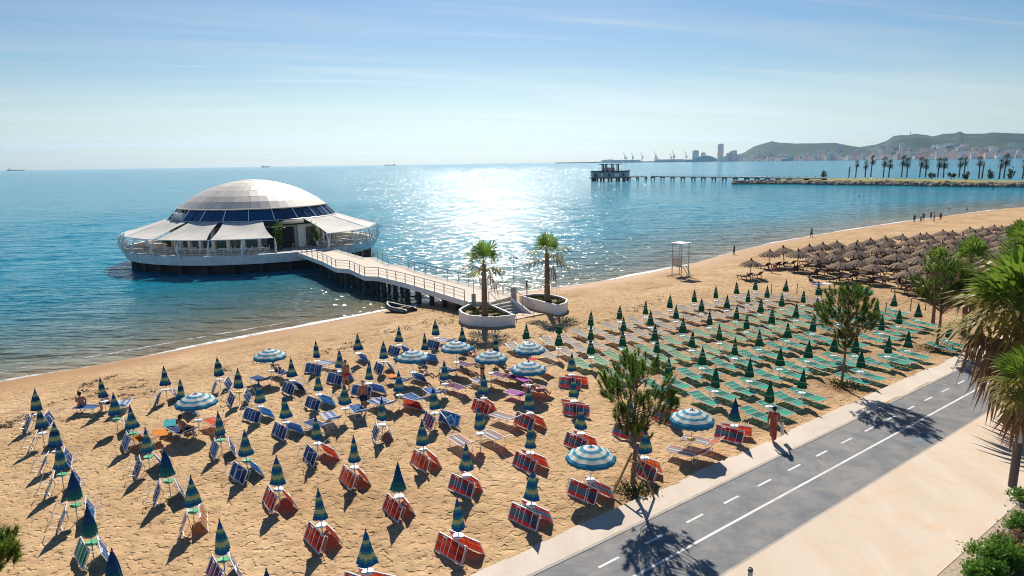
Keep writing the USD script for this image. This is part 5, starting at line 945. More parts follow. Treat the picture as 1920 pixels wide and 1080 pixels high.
# blue parasols: tip in the photograph, cloth, left bed, right bed (cloth + c folded legs, l legs out, f flat), turn
BLUES = [(62, 729, 1, 'Nl', 'Nl'), (72, 760, 1, 'Nl', 'Nl'), (95, 792, 1, 'Nl', 'Nl'), (107, 830, 3, 'Nl', 'Nl'), (191, 706, 1, '', 'Lf'), (212, 736, 3, '', 'Nl'), (243, 760, 3, 'Bc', 'Nl'), (271, 799, 3, 'Nl', 'Nl'), (310, 840, 2, 'Nl', 'Nl'), (306.5, 686, 1, 'Nl', 'Nl'), (334, 711, 1, '', 'Nl'), (408, 669, 1, 'Bc', 'Nl'), (444, 690, 1, 'Nl', 'Nl'), (409, 771, 3, 'Bc', 'Nl'), (457, 806, 3, 'Nl', 'Bc'), (132, 882, 2, 'Nl', 'Bl'), (162, 945, 2, 'Gc', 'Bc'), (205.5, 1032, 2, 'Nl', ''), (354.5, 891, 3, 'Oc', 'Oc'), (412, 974, 3, 'Uc', 'Nc'),
    (484, 715, 3, 'Nl', 'Bc'), (544.5, 671, 1, 'Nc', 'Nl'), (592, 638, 1, 'Nl', 'Lf'), (669.5, 624.5, 1, '', 'Nl'), (635.5, 655, 3, 'Nl', 'Nl'), (594.5, 694.5, 3, 'Nl', 'Bl'), (644.5, 717.5, 3, 'Lf', 'Bf'), (533, 742, 3, 'Nc', 'Nl'), (591, 777, 3, 'Nl', 'Rl'), (717, 639, 3, 'Nc', 'Nl'), (746, 611, 1, 'Nc', 'Nl'), (796, 624.5, 1, 'Nc', 'Nl'), (817, 599, 1, 'Nl', 'Lf'), (866.5, 610.5, 1, '', 'Nl'), (688, 675, 3, 'Nl', 'Nl'), (747, 695, 3, 'Lf', 'Bf'), (833, 676, 3, 'Bf', 'Uf'), (927, 627.5, 1, '', 'Nl'), (906, 700, 3, 'Rc', 'Rc'), (814.5, 725, 3, 'Uc', 'Bl'), (713, 744.5, 3, 'Nc', 'Uc'), (792.5, 787, 3, 'Vc', 'Rc'), (899, 760, 3, 'Wf', 'Wf'), (660.5, 817, 3, 'Vc', 'Rc'), (517, 854.5, 3, 'Rc', 'Rc'), (874, 829.5, 3, 'Mc', 'Rc'), (599, 914.5, 3, 'Rc', 'Rc'), (685, 994.5, 3, 'Rc', 'Rc'), (745, 865.5, 2, 'Rc', 'Rc'), (857.5, 932.5, 3, 'Rc', 'Rc'), (495, 1066, 2, 'Nc', 'Nc'),
    (1071, 660, 3, 'Ml', 'Rc'), (1077.5, 704, 3, 'Mc', 'Rc'), (994, 725, 3, 'Mc', 'Rc'), (1089.5, 759, 3, 'Mc', 'Rc'), (994, 792, 3, 'Mc', 'Rc'), (994, 880, 3, 'Mc', 'Mc'), (1210, 800, 3, 'Mc', 'Vc'), (1181, 740, 3, 'Ml', 'Mc'), (1258, 715, 3, 'Ml', 'Rc'), (1379.5, 745, 2, 'Mc', 'Rl')]
MARKS = [(ground(145, 775), 'the seated man in blue shorts'), (ground(683, 772), 'the man in dark shorts'), (ground(343, 815), 'the sitting reader'), (np.array([4.7, 25.2, 1]), 'the staked pine'), (ground(749, 584), 'the grey dinghy'), (ground(912, 612), 'the left white planter'), (np.array([19., 37.7, 1]), 'the middle pine'), (ground(1449, 828), 'the walking woman'), (ground(505, 700), 'the seaward open parasol'), (ground(20, 1060), 'the corner pine top'), (ground(860, 1075), 'the walkway foot'), (ground(905, 712), 'the standing girl')]
lab_n = {}
def near_label(desc, p):
    d_, nm = min(((np.linalg.norm(p[:2] - a[:2]), n) for a, n in MARKS)); return desc, nm, d_
pending = []
def label_all(items):
    """items: (prim, description, point). Alike things are told apart by how near they stand to the landmark they share."""
    groups = {}
    for prim, desc, p in items:
        d_, nm = min(((np.linalg.norm(p[:2] - a[:2]), n) for a, n in MARKS)); groups.setdefault((desc, nm), []).append((d_, prim))
    for (desc, nm), g in groups.items():
        for k, (d_, prim) in enumerate(sorted(g, key=lambda a: a[0])):
            prim.SetCustomDataByKey('label', f'{desc}, {"nearest" if k == 0 else ordinal(k + 1) + " nearest"} to {nm}')
par_items, bed_items = [], []; rq = np.random.default_rng(12)
HEAD = math.radians(133)          # the long side of the beds runs from the sea to the walkway
def lay_bed(code, P, hd, side, tag_=None):
    fab, mode = code[0], code[1]; e = np.array([math.sin(hd), math.cos(hd), 0]); l = np.array([e[1], -e[0], 0]); l = l if side > 0 else -l
    ang = math.atan2(e[1], e[0])
    if mode == 'f':
        hy = rq.uniform(.35, .7); Q = P + l * .78 + e * rq.uniform(-.25, .25); 
        bed = place(('flat', fab, mode), flat_maker(fab, .5, {'W': 'V', 'L': 'B'}.get(fab)), 'sunbed', 'x', 'sunbed', [Q[0], Q[1], gz(Q[0], Q[1])], ang + rq.normal() * .12, 'blue and red sunbeds on the near sand'); bed_items.append((bed, f'{FABN[fab]} open sunbed', Q))
    else:
        # underside outwards: local -y must point along l
        rot = ang if side > 0 else ang + math.pi; Q = P + l * (.44 if mode == 'c' else .56) + e * rq.uniform(-.15, .25)
        bed = place(('tip', fab, mode), tipped_maker(fab, mode == 'l'), 'tipped_sunbed', 'x', 'sunbed', [Q[0], Q[1], gz(Q[0], Q[1])], rot + rq.normal() * (.07 if mode == 'c' else .13), 'sunbeds tipped on their sides'); bed_items.append((bed, f'{FABN[fab]} tipped sunbed' + (' with legs out' if mode == 'l' else ''), Q))
for k, (px, py, var, lb, rb_) in enumerate(BLUES):
    P = tip_ground(px, py); tray = 'plastic_green' if px < 470 and var in (2, 3) else ('plastic_yellow' if (px, py) in ((444, 690),) else 'plastic_white')
    sv = k % 3; pr = place(('blue', var, tray, sv), folded_maker({1: B1, 2: B2, 3: B3}[var], (.235, .205, .26)[sv], var * 10 + sv, tray), 'folded_parasol', 'x', 'parasol', P, rq.uniform(0, 6.28), 'folded blue and green parasols', None, rq.normal() * .035)
    par_items.append((pr, {1: 'folded navy and lime parasol', 2: 'folded plain blue parasol', 3: 'folded blue banded parasol'}[var], P))
    hd = HEAD + (math.radians(15) if px < 480 else math.radians(3)) + rq.normal() * .15
    if lb: lay_bed(lb, P, hd, 1)
    if rb_: lay_bed(rb_, P, hd, -1)
# open parasols
OPENS = [(505, 654, 'open blue and white parasol alone nearest the waterline', 0), (773, 656, 'open blue and white parasol behind the grey upright bed', 0), (855, 639, 'open blue and white parasol nearest the left planter', 0), (920, 657, 'open blue and white parasol beside the standing girl', 0), (992, 642, 'upper open parasol of the overlapping pair', 0), (991, 677, 'lower open parasol of the overlapping pair over the purple bed', 0), (366, 737, 'open blue and white parasol over the sitting reader at left', 0), (1108, 836, 'largest nearest open parasol beside the staked pine', 0), (1298, 767, 'open parasol with fluttering dark edge beside the walkway beds', 1)]
OB = [('Nf', 'Nf'), ('Bf', 'Nl'), ('Nf', 'Uf'), ('Lf', 'Uf'), ('Bf', 'Rf'), ('Pf', 'Kf'), ('Nf', 'Vf'), ('Ml', 'Mc'), ('Wf', 'Wf')]
for (px, py, lb, kd), (b1, b2) in zip(OPENS, OB):
    P = tip_ground(px, py, 2.08); place(('open', kd), open_maker(RING, 1.0, .2 if kd else .12, 'plastic_yellow' if kd else 'plastic_white'), 'open_parasol', lb, 'parasol', P, .2 + rq.uniform(0, .6), 'open blue and white parasols')
    for c, s in ((b1, 1), (b2, -1)): lay_bed(c, P, HEAD + rq.normal() * .06, s)
# more beds seen between the parasols
for px, py, code in ((1045, 760, 'xx'),):
    pass
for px, py, code, s in ((848, 790, 'Bc', 1), (742, 762, 'Bf', 1), (765, 770, 'Rc', -1), (935, 805, 'Wf', -1), (620, 800, 'Nf', 1), (305, 830, 'Of', 1), (545, 735, 'Nl', -1)):
    P = ground(px, py); lay_bed(code, P, HEAD, s)
P = ground(374, 797); t = place(('toyopen',), open_maker([(0, (0.25, 0.5, 0.03)), (.33, (0.6, 0.05, 0.2)), (.66, (0.2, 0.5, 0.05)), (1.0, (0.6, 0.05, 0.2))], .45, .05, None), 'child_parasol', 'small green and pink child parasol beside the sitting reader', 'parasol', P, 0, None, .62)

# green rows
GREENS = [(986, 606), (1048, 596), (1047, 617), (1107, 582), (1107, 606), (1109.5, 631), (1162, 571), (1169.5, 592.5), (1168, 617.5), (1175.5, 649), (1211, 563), (1257, 552), (1303, 542), (1343, 535), (1382, 528), (1417, 521), (1439, 534.5), (1474, 524), (1363, 552), (1403, 542.5), (1426, 559), (1467, 549.5), (1507, 543), (1537.5, 530), (1534, 557), (1380.5, 571), (1448, 578), (1494, 568), (1400.5, 588), (1478, 603), (1525.5, 591), (1350.5, 607), (1426, 617.5), (1677, 549), (1645.5, 558), (1724.5, 567.5), (1688, 579), (1379, 632), (1516.5, 637), (1566, 627.5), (1655, 590), (1464, 650.5), (1407, 670.5), (1667, 629), (1706, 619.5), (1617, 654), (1506, 689.5), (1342.5, 687.5), (1445, 713), (1782, 602), (1624, 560), (1316, 558), (1268, 570.5), (1220, 581), (1228, 607), (1233, 629), (1281, 594.5), (1297, 619), (1331, 581), (1317.5, 649), (1254, 669), (1575, 575), (1590, 600), (1606, 628), (1560, 545)]
GP_ = [tip_ground(*a) for a in GREENS]
E_ = np.array([math.sin(math.radians(154)), math.cos(math.radians(154))]); L_ = np.array([-E_[1], E_[0]])
dist_t = np.array([(p[:2] - RA) @ RN for p in GP_]); dist_s = np.array([(p[:2] - RA) @ RU for p in GP_])
# rows counted from the walkway; a row is a run of parasols equally far from it
order = np.argsort(-dist_t); rowid = np.zeros(len(GP_), int); r_ = 1; last = dist_t[order[0]]
for i_ in order:
    if last - dist_t[i_] > 1.25: r_ += 1; last = dist_t[i_]
    rowid[i_] = r_
posid = {}
for r_ in set(rowid):
    ids = sorted([i_ for i_ in range(len(GP_)) if rowid[i_] == r_], key=lambda i_: dist_s[i_])
    for k, i_ in enumerate(ids): posid[i_] = k + 1
for i_, P in enumerate(GP_):
    far_ = shore_d(P[0:1], P[1:2])[0]; near_ = -3.4 - dist_t[i_]
    plain_ = near_ < 6.2; f = 'g' if near_ < 8.5 or (near_ < 12 and dist_s[i_] > 34) else ('h' if near_ < 14 else 'c')
    place(('green', plain_, i_ % 3), folded_maker(G2 if plain_ else G1, (.215, .19, .235)[i_ % 3], 5 + i_ % 3, 'plastic_white'), 'green_parasol', f'folded green parasol, {ordinal(posid[i_])} from the left in the {ordinal(rowid[i_])} row from the walkway', 'parasol', P, rq.uniform(0, 6.28), 'folded green parasols', None, rq.normal() * .03)
    for s in (-1, 1):
        hd = math.radians(154) + rq.normal() * .05; e = np.array([math.sin(hd), math.cos(hd)]); Q = P[:2] + L_ * s * .72 + e * rq.uniform(-.2, .2) - e * .1
        place(('gbed', f), green_maker(f), 'green_sunbed', f'{dict(g="green", h="pale green", c="sand coloured")[f]} sunbed {"left" if s < 0 else "right"} of parasol {ordinal(posid[i_])} from left in {ordinal(rowid[i_])} row from walkway', 'sunbed', [Q[0], Q[1], gz(Q[0], Q[1])], math.atan2(e[1], e[0]) + math.pi, 'green sunbeds in pairs')

# thatched parasols and dark loungers
def thatch_maker(seed):
    def make(t):
        r = np.random.default_rng(seed); m = MB(); m.tube([(0, 0, -.3), (0, 0, 2.2)], .05, 6); obj('pole', m, 'dark_wood', t)
        V, F, n0 = [], [], 0; m = MB()
        for lay, (r1, z1, r0, z0) in enumerate(((1.46, 1.70, .85, 2.00), (1.05, 1.93, .42, 2.20), (.60, 2.10, .04, 2.38))):
            for k in range(46):
                a = 6.2832 * (k + r.uniform(-.5, .5)) / 46; w = .16 * r1 / 1.48 + .03; ro = r1 * r.uniform(.9, 1.06); dz = r.uniform(-.05, .04); c, s = math.cos(a), math.sin(a); p = lambda q, z, o: (q * c - o * s, q * s + o * c, z)
                m.add([p(r0, z0 + .03, -w * .35), p(r0, z0 + .03, w * .35), p(ro * .96, z1 + dz, w * .6), p(ro * .96, z1 + dz, -w * .6), p(ro, z1 + dz - .16 * r.uniform(.6, 1.3), r.uniform(-w, w) * .4)], [[0, 1, 2], [0, 2, 3], [3, 2, 4]])
        obj('thatch', m, 'thatch', t)
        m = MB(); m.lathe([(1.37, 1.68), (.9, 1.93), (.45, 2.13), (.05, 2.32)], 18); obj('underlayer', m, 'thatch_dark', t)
        m = MB()
        for k in range(22): a = r.uniform(0, 6.28); q = r.uniform(.02, .12); m.tube([(.05 * math.cos(a), .05 * math.sin(a), 2.22), (q * math.cos(a), q * math.sin(a), 2.48 + r.uniform(0, .12))], [.03, .012], 3)
        m.lathe([(.20, 2.22), (.12, 2.38), (.06, 2.48)], 10); obj('topknot', m, 'thatch_dark', t)
    return make
def wood_lounger(t):
    L, W, hg = 1.9, .64, .34; m = MB(); [m.bar((-L / 2, y, hg), (.36, y, hg), .05, .08) for y in (-W / 2, W / 2)]; obj('frame', m, 'dark_wood', t)
    for k in range(9): m = MB(); m.box((-L / 2 + .08 + k * .145, 0, hg + .045), (.11, W - .06, .025)); obj('slat', m, 'dark_wood', t)
    m = MB(); d = np.array([math.cos(.75), 0, math.sin(.75)]); [m.bar(np.array([.34, y, hg]), np.array([.34, y, hg]) + d * .74, .04, .06) for y in (-W / 2 + .04, W / 2 - .04)]; [m.box(np.array([.34, 0, hg + .03]) + d * (.08 + k * .13), (.03, W - .06, .11), M=np.stack([[-d[2], 0, d[0]], [0, 1, 0], d], 1)) for k in range(5)]; obj('backrest', m, 'dark_wood', t)
    for x in (-.75, .5):
        for y in (-W / 2 + .03, W / 2 - .03): m = MB(); m.box((x, y, hg / 2), (.06, .06, hg)); obj('leg', m, 'dark_wood', t)
HT = 2.52
TP = [tip_ground(1409, 479, 2.6)]
A0 = tip_ground(1445, 465, HT)[:2]; A1 = tip_ground(1846, 423, HT)[:2]; TU = (A1 - A0) / np.linalg.norm(A1 - A0); TN = np.array([TU[1], -TU[0]]); rt = np.random.default_rng(77); tcount = 0; trows = {}
EDGE = np.array([ground(x, y)[:2] for x, y in ((1432, 503), (1470, 522), (1510, 532), (1560, 548), (1640, 560), (1740, 572), (1830, 585))])
for row in range(0, 18):
    for col in range(-6, 52):
        p = A0 + TN * (row * 3.45) + TU * (col * 3.25 + (row % 2) * 1.5) + rt.normal(0, .34, 2)
        s = (p - RA) @ RU; tt_ = (p - RA) @ RN
        if tt_ > -5.2: continue
        # near border of the thatched area runs straight inland
        b0, b1 = EDGE[0], EDGE[-1]; nrm = np.array([-(b1 - b0)[1], (b1 - b0)[0]]); nrm /= np.linalg.norm(nrm); nrm = nrm if nrm @ (A1 - b0) > 0 else -nrm
        if (p - b0) @ nrm < -.2: continue
        q = np.array([p[0], p[1], 3.0]) - CAMP; den = q @ Fw; sx = 960 + FPX * (q @ Rt) / den
        if sx > 1950: continue
        trows.setdefault(row, []).append((col, p, (p - b0) @ nrm))
beds_t = 0
for row in sorted(trows):
    for k, (col, p, dn) in enumerate(sorted(trows[row], key=lambda a: a[0])):
        z = gz(*p); key = int(rt.integers(0, 4)); tcount += 1
        if tcount > 299: break
        place(('thatch', key), thatch_maker(300 + key), 'thatched_parasol', f'thatched parasol, {ordinal(k + 1)} from the near edge in the {ordinal(row + 1)} line from the sea', 'parasol', [p[0], p[1], z], rt.uniform(0, 6.28), 'thatched parasols on the far beach', rt.uniform(.88, 1.08), rt.normal() * .06)
        if dn < 13 or row < 2 or (dn < 26 and k % 2 == 0):
            for s in (-1, 1):
                if beds_t >= 190: break
                e = TU * -1; e3 = np.array([TN[0], TN[1]]); Q = p + TU * s * .85 + rt.normal(0, .08, 2); beds_t += 1
                place('wlounger', wood_lounger, 'wooden_lounger', f'dark wooden lounger {"left" if s < 0 else "right"} under thatch {ordinal(k + 1)} of the {ordinal(row + 1)} line from the sea', 'sunbed', [Q[0], Q[1], gz(*Q)], math.atan2(TN[1], TN[0]) + rt.normal() * .08 + (0.0 if True else math.pi), 'dark wooden loungers under the thatch')
p = TP[0]; place(('thatch', 1), thatch_maker(301), 'thatched_parasol', 'lone small thatched parasol at the near seaward corner', 'parasol', p, 0, 'thatched parasols on the far beach', .9)
for s in (-1, 1): Q = p[:2] + TU * s * .85; place('wlounger', wood_lounger, 'wooden_lounger', f'dark wooden lounger {"left" if s < 0 else "right"} of the lone small thatched parasol', 'sunbed', [Q[0], Q[1], gz(*Q)], math.atan2(TN[1], TN[0]), 'dark wooden loungers under the thatch')
P = tip_ground(1612, 539, 2.0); place(('openteal',), open_maker([(0, (0.05, 0.45, 0.40)), (.5, (0.07, 0.52, 0.46)), (1, (0.04, 0.42, 0.38))], 1.1, .12, None), 'open_parasol', 'open plain turquoise parasol behind the middle pine', 'parasol', P, .3)
P = tip_ground(1560, 505, 2.0); 
# rope fence between green and thatched parts
FENCE = [(1400, 527), (1446, 552), (1494, 551), (1540, 566), (1600, 580), (1660, 590), (1707, 583), (1735, 582)]
prev = None
for k, (px, py) in enumerate(FENCE):
    P = ground(px, py); t = place('ropepost', lambda t: (obj('post', MB().tube([(0, 0, -.2), (0, 0, 1.0)], .035, 6), 'dark_wood', t), obj('cap', MB().lathe([(0, 1.05), (.05, 1.02), (.05, .98), (0, .97)], 6), 'dark_wood', t)), 'rope_post', f'wooden rope fence post, {ordinal(k + 1)} from the sea', 'post', P, 0, 'posts of the rope fence')
    if prev is not None:
        m = MB(); n_ = 9; m.tube([prev * (1 - f) + P * f + [0, 0, .95 - .9 * f * (1 - f)] for f in np.linspace(0, 1, n_)], .014, 4); obj('fence_rope', m, 'rope', None, label=f'sagging rope between fence posts {ordinal(k)} and {ordinal(k + 1)} from the sea', cat='rope', group='ropes of the fence')
    prev = P
# ------------------------------------------------------------------ people
def hullof(a, ra, b, rb_, k=1):
    s = trimesh.creation.icosphere(k, 1.0).vertices
    return manifold3d.Manifold.hull_points(np.vstack([s * ra + a, s * rb_ + b]).astype(np.float64))
def figure(t, J, skin, hair, hands=True, sc=1.0, wide=1.0):
    """One continuous body over the joints J (metres), hair as its child."""
    B = []
    A = lambda a, ra, b, rb_: B.append(hullof(np.array(J[a]), ra * sc, np.array(J[b]), rb_ * sc))
    def torso(a, b, ra, rb_, wa, wb):
        s = trimesh.creation.icosphere(1, 1.0).vertices; x = np.array(J['shR']) - np.array(J['shL']); x /= np.linalg.norm(x)
        pts = [s * ra * sc + np.array(J[a]) + x * w for w in (-wa, wa)] + [s * rb_ * sc + np.array(J[b]) + x * w for w in (-wb, wb)]; B.append(manifold3d.Manifold.hull_points(np.vstack(pts).astype(np.float64)))
    torso('pelvis', 'waist', .105, .10, .075 * wide, .055 * wide); torso('waist', 'chest', .10, .105, .055 * wide, .085); A('chest', .075, 'neck', .052); A('neck', .052, 'head', .055)
    h = np.array(J['head']); fd = np.array(J['face'], float); fd /= np.linalg.norm(fd); up = np.array([0, 0, 1.]) - fd * fd[2]; up /= np.linalg.norm(up); sd = np.cross(fd, up)
    s = trimesh.creation.icosphere(2, 1.0).vertices
    B.append(manifold3d.Manifold.hull_points(np.vstack([s * .088 + h + up * .045 - fd * .012, s * .062 + h - up * .035 + fd * .02, s[:40] * .04 + h - up * .075 + fd * .045])))
    B.append(manifold3d.Manifold.hull_points(np.array([h + fd * .075 + up * .045 + sd * .01, h + fd * .075 + up * .045 - sd * .01, h + fd * .105 + up * .0, h + fd * .07 - up * .012 + sd * .018, h + fd * .07 - up * .012 - sd * .018, h + fd * .05 + up * .01])))
    for q in (-1, 1): B.append(hullof(h + sd * q * .085 + up * .01, .018, h + sd * q * .088 - up * .02, .012, 0))
    for S in 'LR':
        A('chest', .07, 'sh' + S, .06); A('sh' + S, .055, 'el' + S, .042); A('el' + S, .042, 'wr' + S, .029); A('pelvis', .09, 'hip' + S, .092); A('hip' + S, .088, 'kn' + S, .058); A('kn' + S, .058, 'an' + S, .036)
        B.append(hullof(np.array(J['an' + S]) - [0, 0, .03], .038 * sc, np.array(J['toe' + S]), .028 * sc))
        w = np.array(J['wr' + S]); d = w - np.array(J['el' + S]); d /= np.linalg.norm(d); b = np.cross(d, fd); b /= np.linalg.norm(b) + 1e-9; c = np.cross(b, d)
        B.append(manifold3d.Manifold.hull_points(np.vstack([s[:60] * .022 + w + d * .02, s[:60] * .020 + w + d * .085 + b * .026, s[:60] * .020 + w + d * .085 - b * .026])))
        if hands:
            for k, (o, L) in enumerate(((-.030, .066), (-.010, .080), (.010, .076), (.030, .058))):
                a0 = w + d * .095 + b * o; a1 = a0 + d * L * .55 + c * .010; a2 = a1 + d * L * .35 + c * .022; B.append(hullof(a0, .0095, a1, .0085, 0)); B.append(hullof(a1, .0085, a2, .007, 0))
            a0 = w + d * .035 + b * .03; a1 = a0 + d * .03 + b * .03; B.append(hullof(a0, .011, a1, .0095, 0)); B.append(hullof(a1, .0095, a1 + d * .03 + b * .006 + c * .008, .0085, 0))
    M = manifold3d.Manifold.batch_boolean(B, manifold3d.OpType.Add).refine_to_length(.05).to_mesh(); tm = trimesh.Trimesh(M.vert_properties[:, :3], M.tri_verts, process=True); trimesh.smoothing.filter_taubin(tm, iterations=4)
    obj('body', (tm.vertices, tm.faces), skin, t, smooth=True)
    if hair:
        hm = manifold3d.Manifold.hull_points(np.vstack([s * .098 + h + up * .055 - fd * .026, s * .085 + h - fd * .045 + up * .0])); mm = hm.to_mesh(); obj('hair', (mm.vert_properties[:, :3], mm.tri_verts), hair, t, smooth=True)
    return h, fd, up, sd
def J_stand(H=1.72, face=(1, 0, 0), stride=0.0, swing=0.0, arm=0.0):
    k = H / 1.72; J = dict(pelvis=(0, 0, .93), waist=(0, 0, 1.12), chest=(.0, 0, 1.33), neck=(0, 0, 1.47), head=(.02, 0, 1.60), face=face)
    for S, q in (('L', 1), ('R', -1)):
        f = stride * q; g = -swing * q
        J |= {'sh' + S: (0, .17 * q, 1.41), 'el' + S: (g * .22 - .02 + arm * .05, .22 * q, 1.12), 'wr' + S: (g * .36 + .06 + arm * .25, .22 * q, .90 + arm * .22), 'hip' + S: (0, .09 * q, .90), 'kn' + S: (f * .20 + .02, .10 * q, .49), 'an' + S: (f * .42 - .02 - max(0, -f) * .1, .10 * q, .08 + max(0, -f) * .06), 'toe' + S: (f * .42 + .15, .11 * q, .03 + max(0, -f) * .02)}
    return {a: tuple(np.array(b) * k) if a != 'face' else b for a, b in J.items()}
def J_sit(seat=.38, lean=.15, legs=.42, bend=0.0):
    J = dict(pelvis=(0, 0, seat + .10), waist=(.02 - lean * .2 + bend * .1, 0, seat + .29 - bend * .02), chest=(-lean * .5 + bend * .30, 0, seat + .50 - bend * .10), neck=(-lean * .6 + bend * .42, 0, seat + .64 - bend * .17), head=(-lean * .5 + bend * .52, 0, seat + .77 - bend * .22), face=(1, 0, -.25 - bend * .4))
    for S, q in (('L', 1), ('R', -1)): J |= {'sh' + S: (-lean * .55 + bend * .36, .17 * q, seat + .58 - bend * .14), 'el' + S: (.10 + bend * .34, .24 * q, seat + .32 - bend * .05), 'wr' + S: (.34 + bend * .12, .17 * q, seat + .20), 'hip' + S: (.04, .10 * q, seat + .09), 'kn' + S: (.46, .13 * q, seat + .13), 'an' + S: (legs, .13 * q, .08), 'toe' + S: (legs + .17, .14 * q, .03)}
    return J
def J_lie(z=.46, up=.35, kn=.0):
    J = dict(pelvis=(0, 0, z), waist=(.18, 0, z + .02), chest=(.38, 0, z + .06 + up * .3), neck=(.52, 0, z + .08 + up * .5), head=(.64, 0, z + .12 + up * .6), face=(-.4, 0, 1))
    for S, q in (('L', 1), ('R', -1)): J |= {'sh' + S: (.46, .17 * q, z + .06 + up * .4), 'el' + S: (.24, .27 * q, z + .05), 'wr' + S: (.02, .22 * q, z + .04), 'hip' + S: (-.05, .09 * q, z), 'kn' + S: (-.46, .11 * q, z + .03 + kn), 'an' + S: (-.86, .11 * q, z), 'toe' + S: (-.92, .13 * q, z + .14)}
    return J
def garment(t, nm, mt, J, spans, x=(0, 1, 0)):
    B = []
    for a, ra, b, rb_ in spans: B.append(hullof(np.array(J[a]), ra, np.array(J[b]), rb_))
    M = manifold3d.Manifold.batch_boolean(B, manifold3d.OpType.Add).refine_to_length(.07).to_mesh(); tm = trimesh.Trimesh(M.vert_properties[:, :3], M.tri_verts, process=True); trimesh.smoothing.filter_taubin(tm, iterations=3); obj(nm, (tm.vertices, tm.faces), mt, t, smooth=True)
def mid(J, a, b, f): J[f'm_{a}_{b}'] = tuple(np.array(J[a]) * (1 - f) + np.array(J[b]) * f); return f'm_{a}_{b}'
def shorts(t, J, mt, f=.5):
    for S in 'LR': mid(J, 'hip' + S, 'kn' + S, f)
    mid(J, 'pelvis', 'waist', .35); garment(t, 'shorts', mt, J, [('pelvis', .125, 'm_pelvis_waist', .122)] + [('pelvis', .118, 'hip' + S, .112) for S in 'LR'] + [('hip' + S, .110, f'm_hip{S}_kn{S}', .095) for S in 'LR'])
def top(t, J, mt, low='waist', r=.135): garment(t, 'shirt', mt, J, [(low, r, 'chest', .135)] + [('chest', .10, 'sh' + S, .078) for S in 'LR'])
def person(label, P, rot, J, skin='skin_tan', hair='hair_dark', dress=None, hands=True, group=None, sc=1.0):
    t = thing('person', label, 'person', P, rot, group); hd = figure(t, J, skin, hair, hands)
    if dress: dress(t, J)
    return t
def gd(px, py): return ground(px, py) + [0, 0, -.01]
toward = lambda a, b: math.atan2((b - a)[1], (b - a)[0])
# the walking woman in a long red robe, towel in hand
def robe(t, J):
    mid(J, 'knL', 'anL', .55); mid(J, 'knR', 'anR', .55); garment(t, 'robe', 'cloth_robe', J, [('chest', .14, 'pelvis', .155), ('pelvis', .155, 'm_knL_anL', .12), ('pelvis', .155, 'm_knR_anR', .12)] + [('chest', .11, 'sh' + S, .08) for S in 'LR'] + [('sh' + S, .066, 'el' + S, .060) for S in 'LR'])
    m = MB(); w = np.array(J['wrR']); 
    for k in range(4): a = k * .5 - .7; m.add([w + [.02 * k, -.03, .0], w + [.05 + .05 * k, -.05 - .02 * k, .0], w + [.10 + .06 * k, -.10 + .05 * math.sin(k * 2), -.62], w + [-.06 + .05 * k, -.06 - .05 * math.sin(k * 3), -.62]], [[0, 1, 2, 3]])
    obj('towel', m, 'cloth_white', t)
cloth('cloth_robe', (0.42, 0.10, 0.07), .3, 9.0, .1)
WP = at(1449, 828, 1.08); person('woman in a long red robe walking on the pale walkway with a white towel', WP, toward(np.zeros(2), RU) + .25, J_stand(1.70, stride=.55, swing=.5), 'skin_tan', 'hair_dark', robe)
person('man in dark shorts standing with his back to the camera among the sunbeds', gd(683, 772), math.radians(100), J_stand(1.78), 'skin_tan', 'hair_grey', lambda t, J: shorts(t, J, 'cloth_navy', .6))
person('bare chested person in short trunks strolling seaward of the man in dark shorts', gd(650, 728), math.radians(-60), J_stand(1.74, stride=.4, swing=.3), 'skin_tan', 'hair_brown', lambda t, J: shorts(t, J, 'cloth_red', .25))
person('girl in a dark bikini standing beside the open parasol', gd(905, 714), math.radians(-140), J_stand(1.62, arm=.8), 'skin_tan', 'hair_brown', lambda t, J: (shorts(t, J, 'cloth_black', .05), garment(t, 'bikini_top', 'cloth_black', J, [('chest', .112, 'chest', .118)])))
P = gd(150, 774); bed_items.append((place(('flat', 'B', 'f'), flat_maker('B', .5), 'sunbed', 'x', 'sunbed', [P[0] + .72, P[1] - .05, P[2]], -.12, 'blue and red sunbeds on the near sand'), 'bright blue open sunbed', P))
person('dark haired man in blue shorts sitting with his back to the camera', P + [.05, .10, 0], math.radians(112), J_sit(.30), 'skin_tan', 'hair_dark', lambda t, J: shorts(t, J, 'cloth_blue', .7))
person('bald man bending forward on a striped bed at the left', gd(208, 768), math.radians(200), J_sit(.36, bend=.8), 'skin_pale', None, lambda t, J: shorts(t, J, 'cloth_navy', .6))
person('reader with red back sitting under the left open parasol', gd(345, 822), math.radians(60), J_sit(.34), 'skin_tan', 'hair_dark', lambda t, J: shorts(t, J, 'cloth_black', .4))
for px, py, rot, sk, cl, lb in ((520, 703, 2.2, 'skin_dark', 'cloth_black', 'sunbather lying in shade under the seaward open parasol'), (800, 715, 2.3, 'skin_tan', 'cloth_navy', 'sunbather with raised knees beside the bright blue bed'), (835, 728, 2.1, 'skin_pale', 'cloth_purple', 'sunbather lying on the striped towel left of the standing girl'), (880, 713, 2.4, 'skin_tan', 'cloth_black', 'sunbather lying under pink towel behind the standing girl'), (890, 679, 2.2, 'skin_tan', 'cloth_red', 'sunbather lying right of the parasol nearest the left planter'), (960, 715, 2.3, 'skin_tan', 'cloth_teal', 'sunbather lying left of the purple sunbed'), (1010, 745, 2.2, 'skin_tan', 'cloth_pink', 'sunbather lying on the pink bed')):
    person(lb, gd(px, py), rot, J_lie(.44, .3, .12), sk, 'hair_dark', lambda t, J, cl=cl: shorts(t, J, cl, .2))
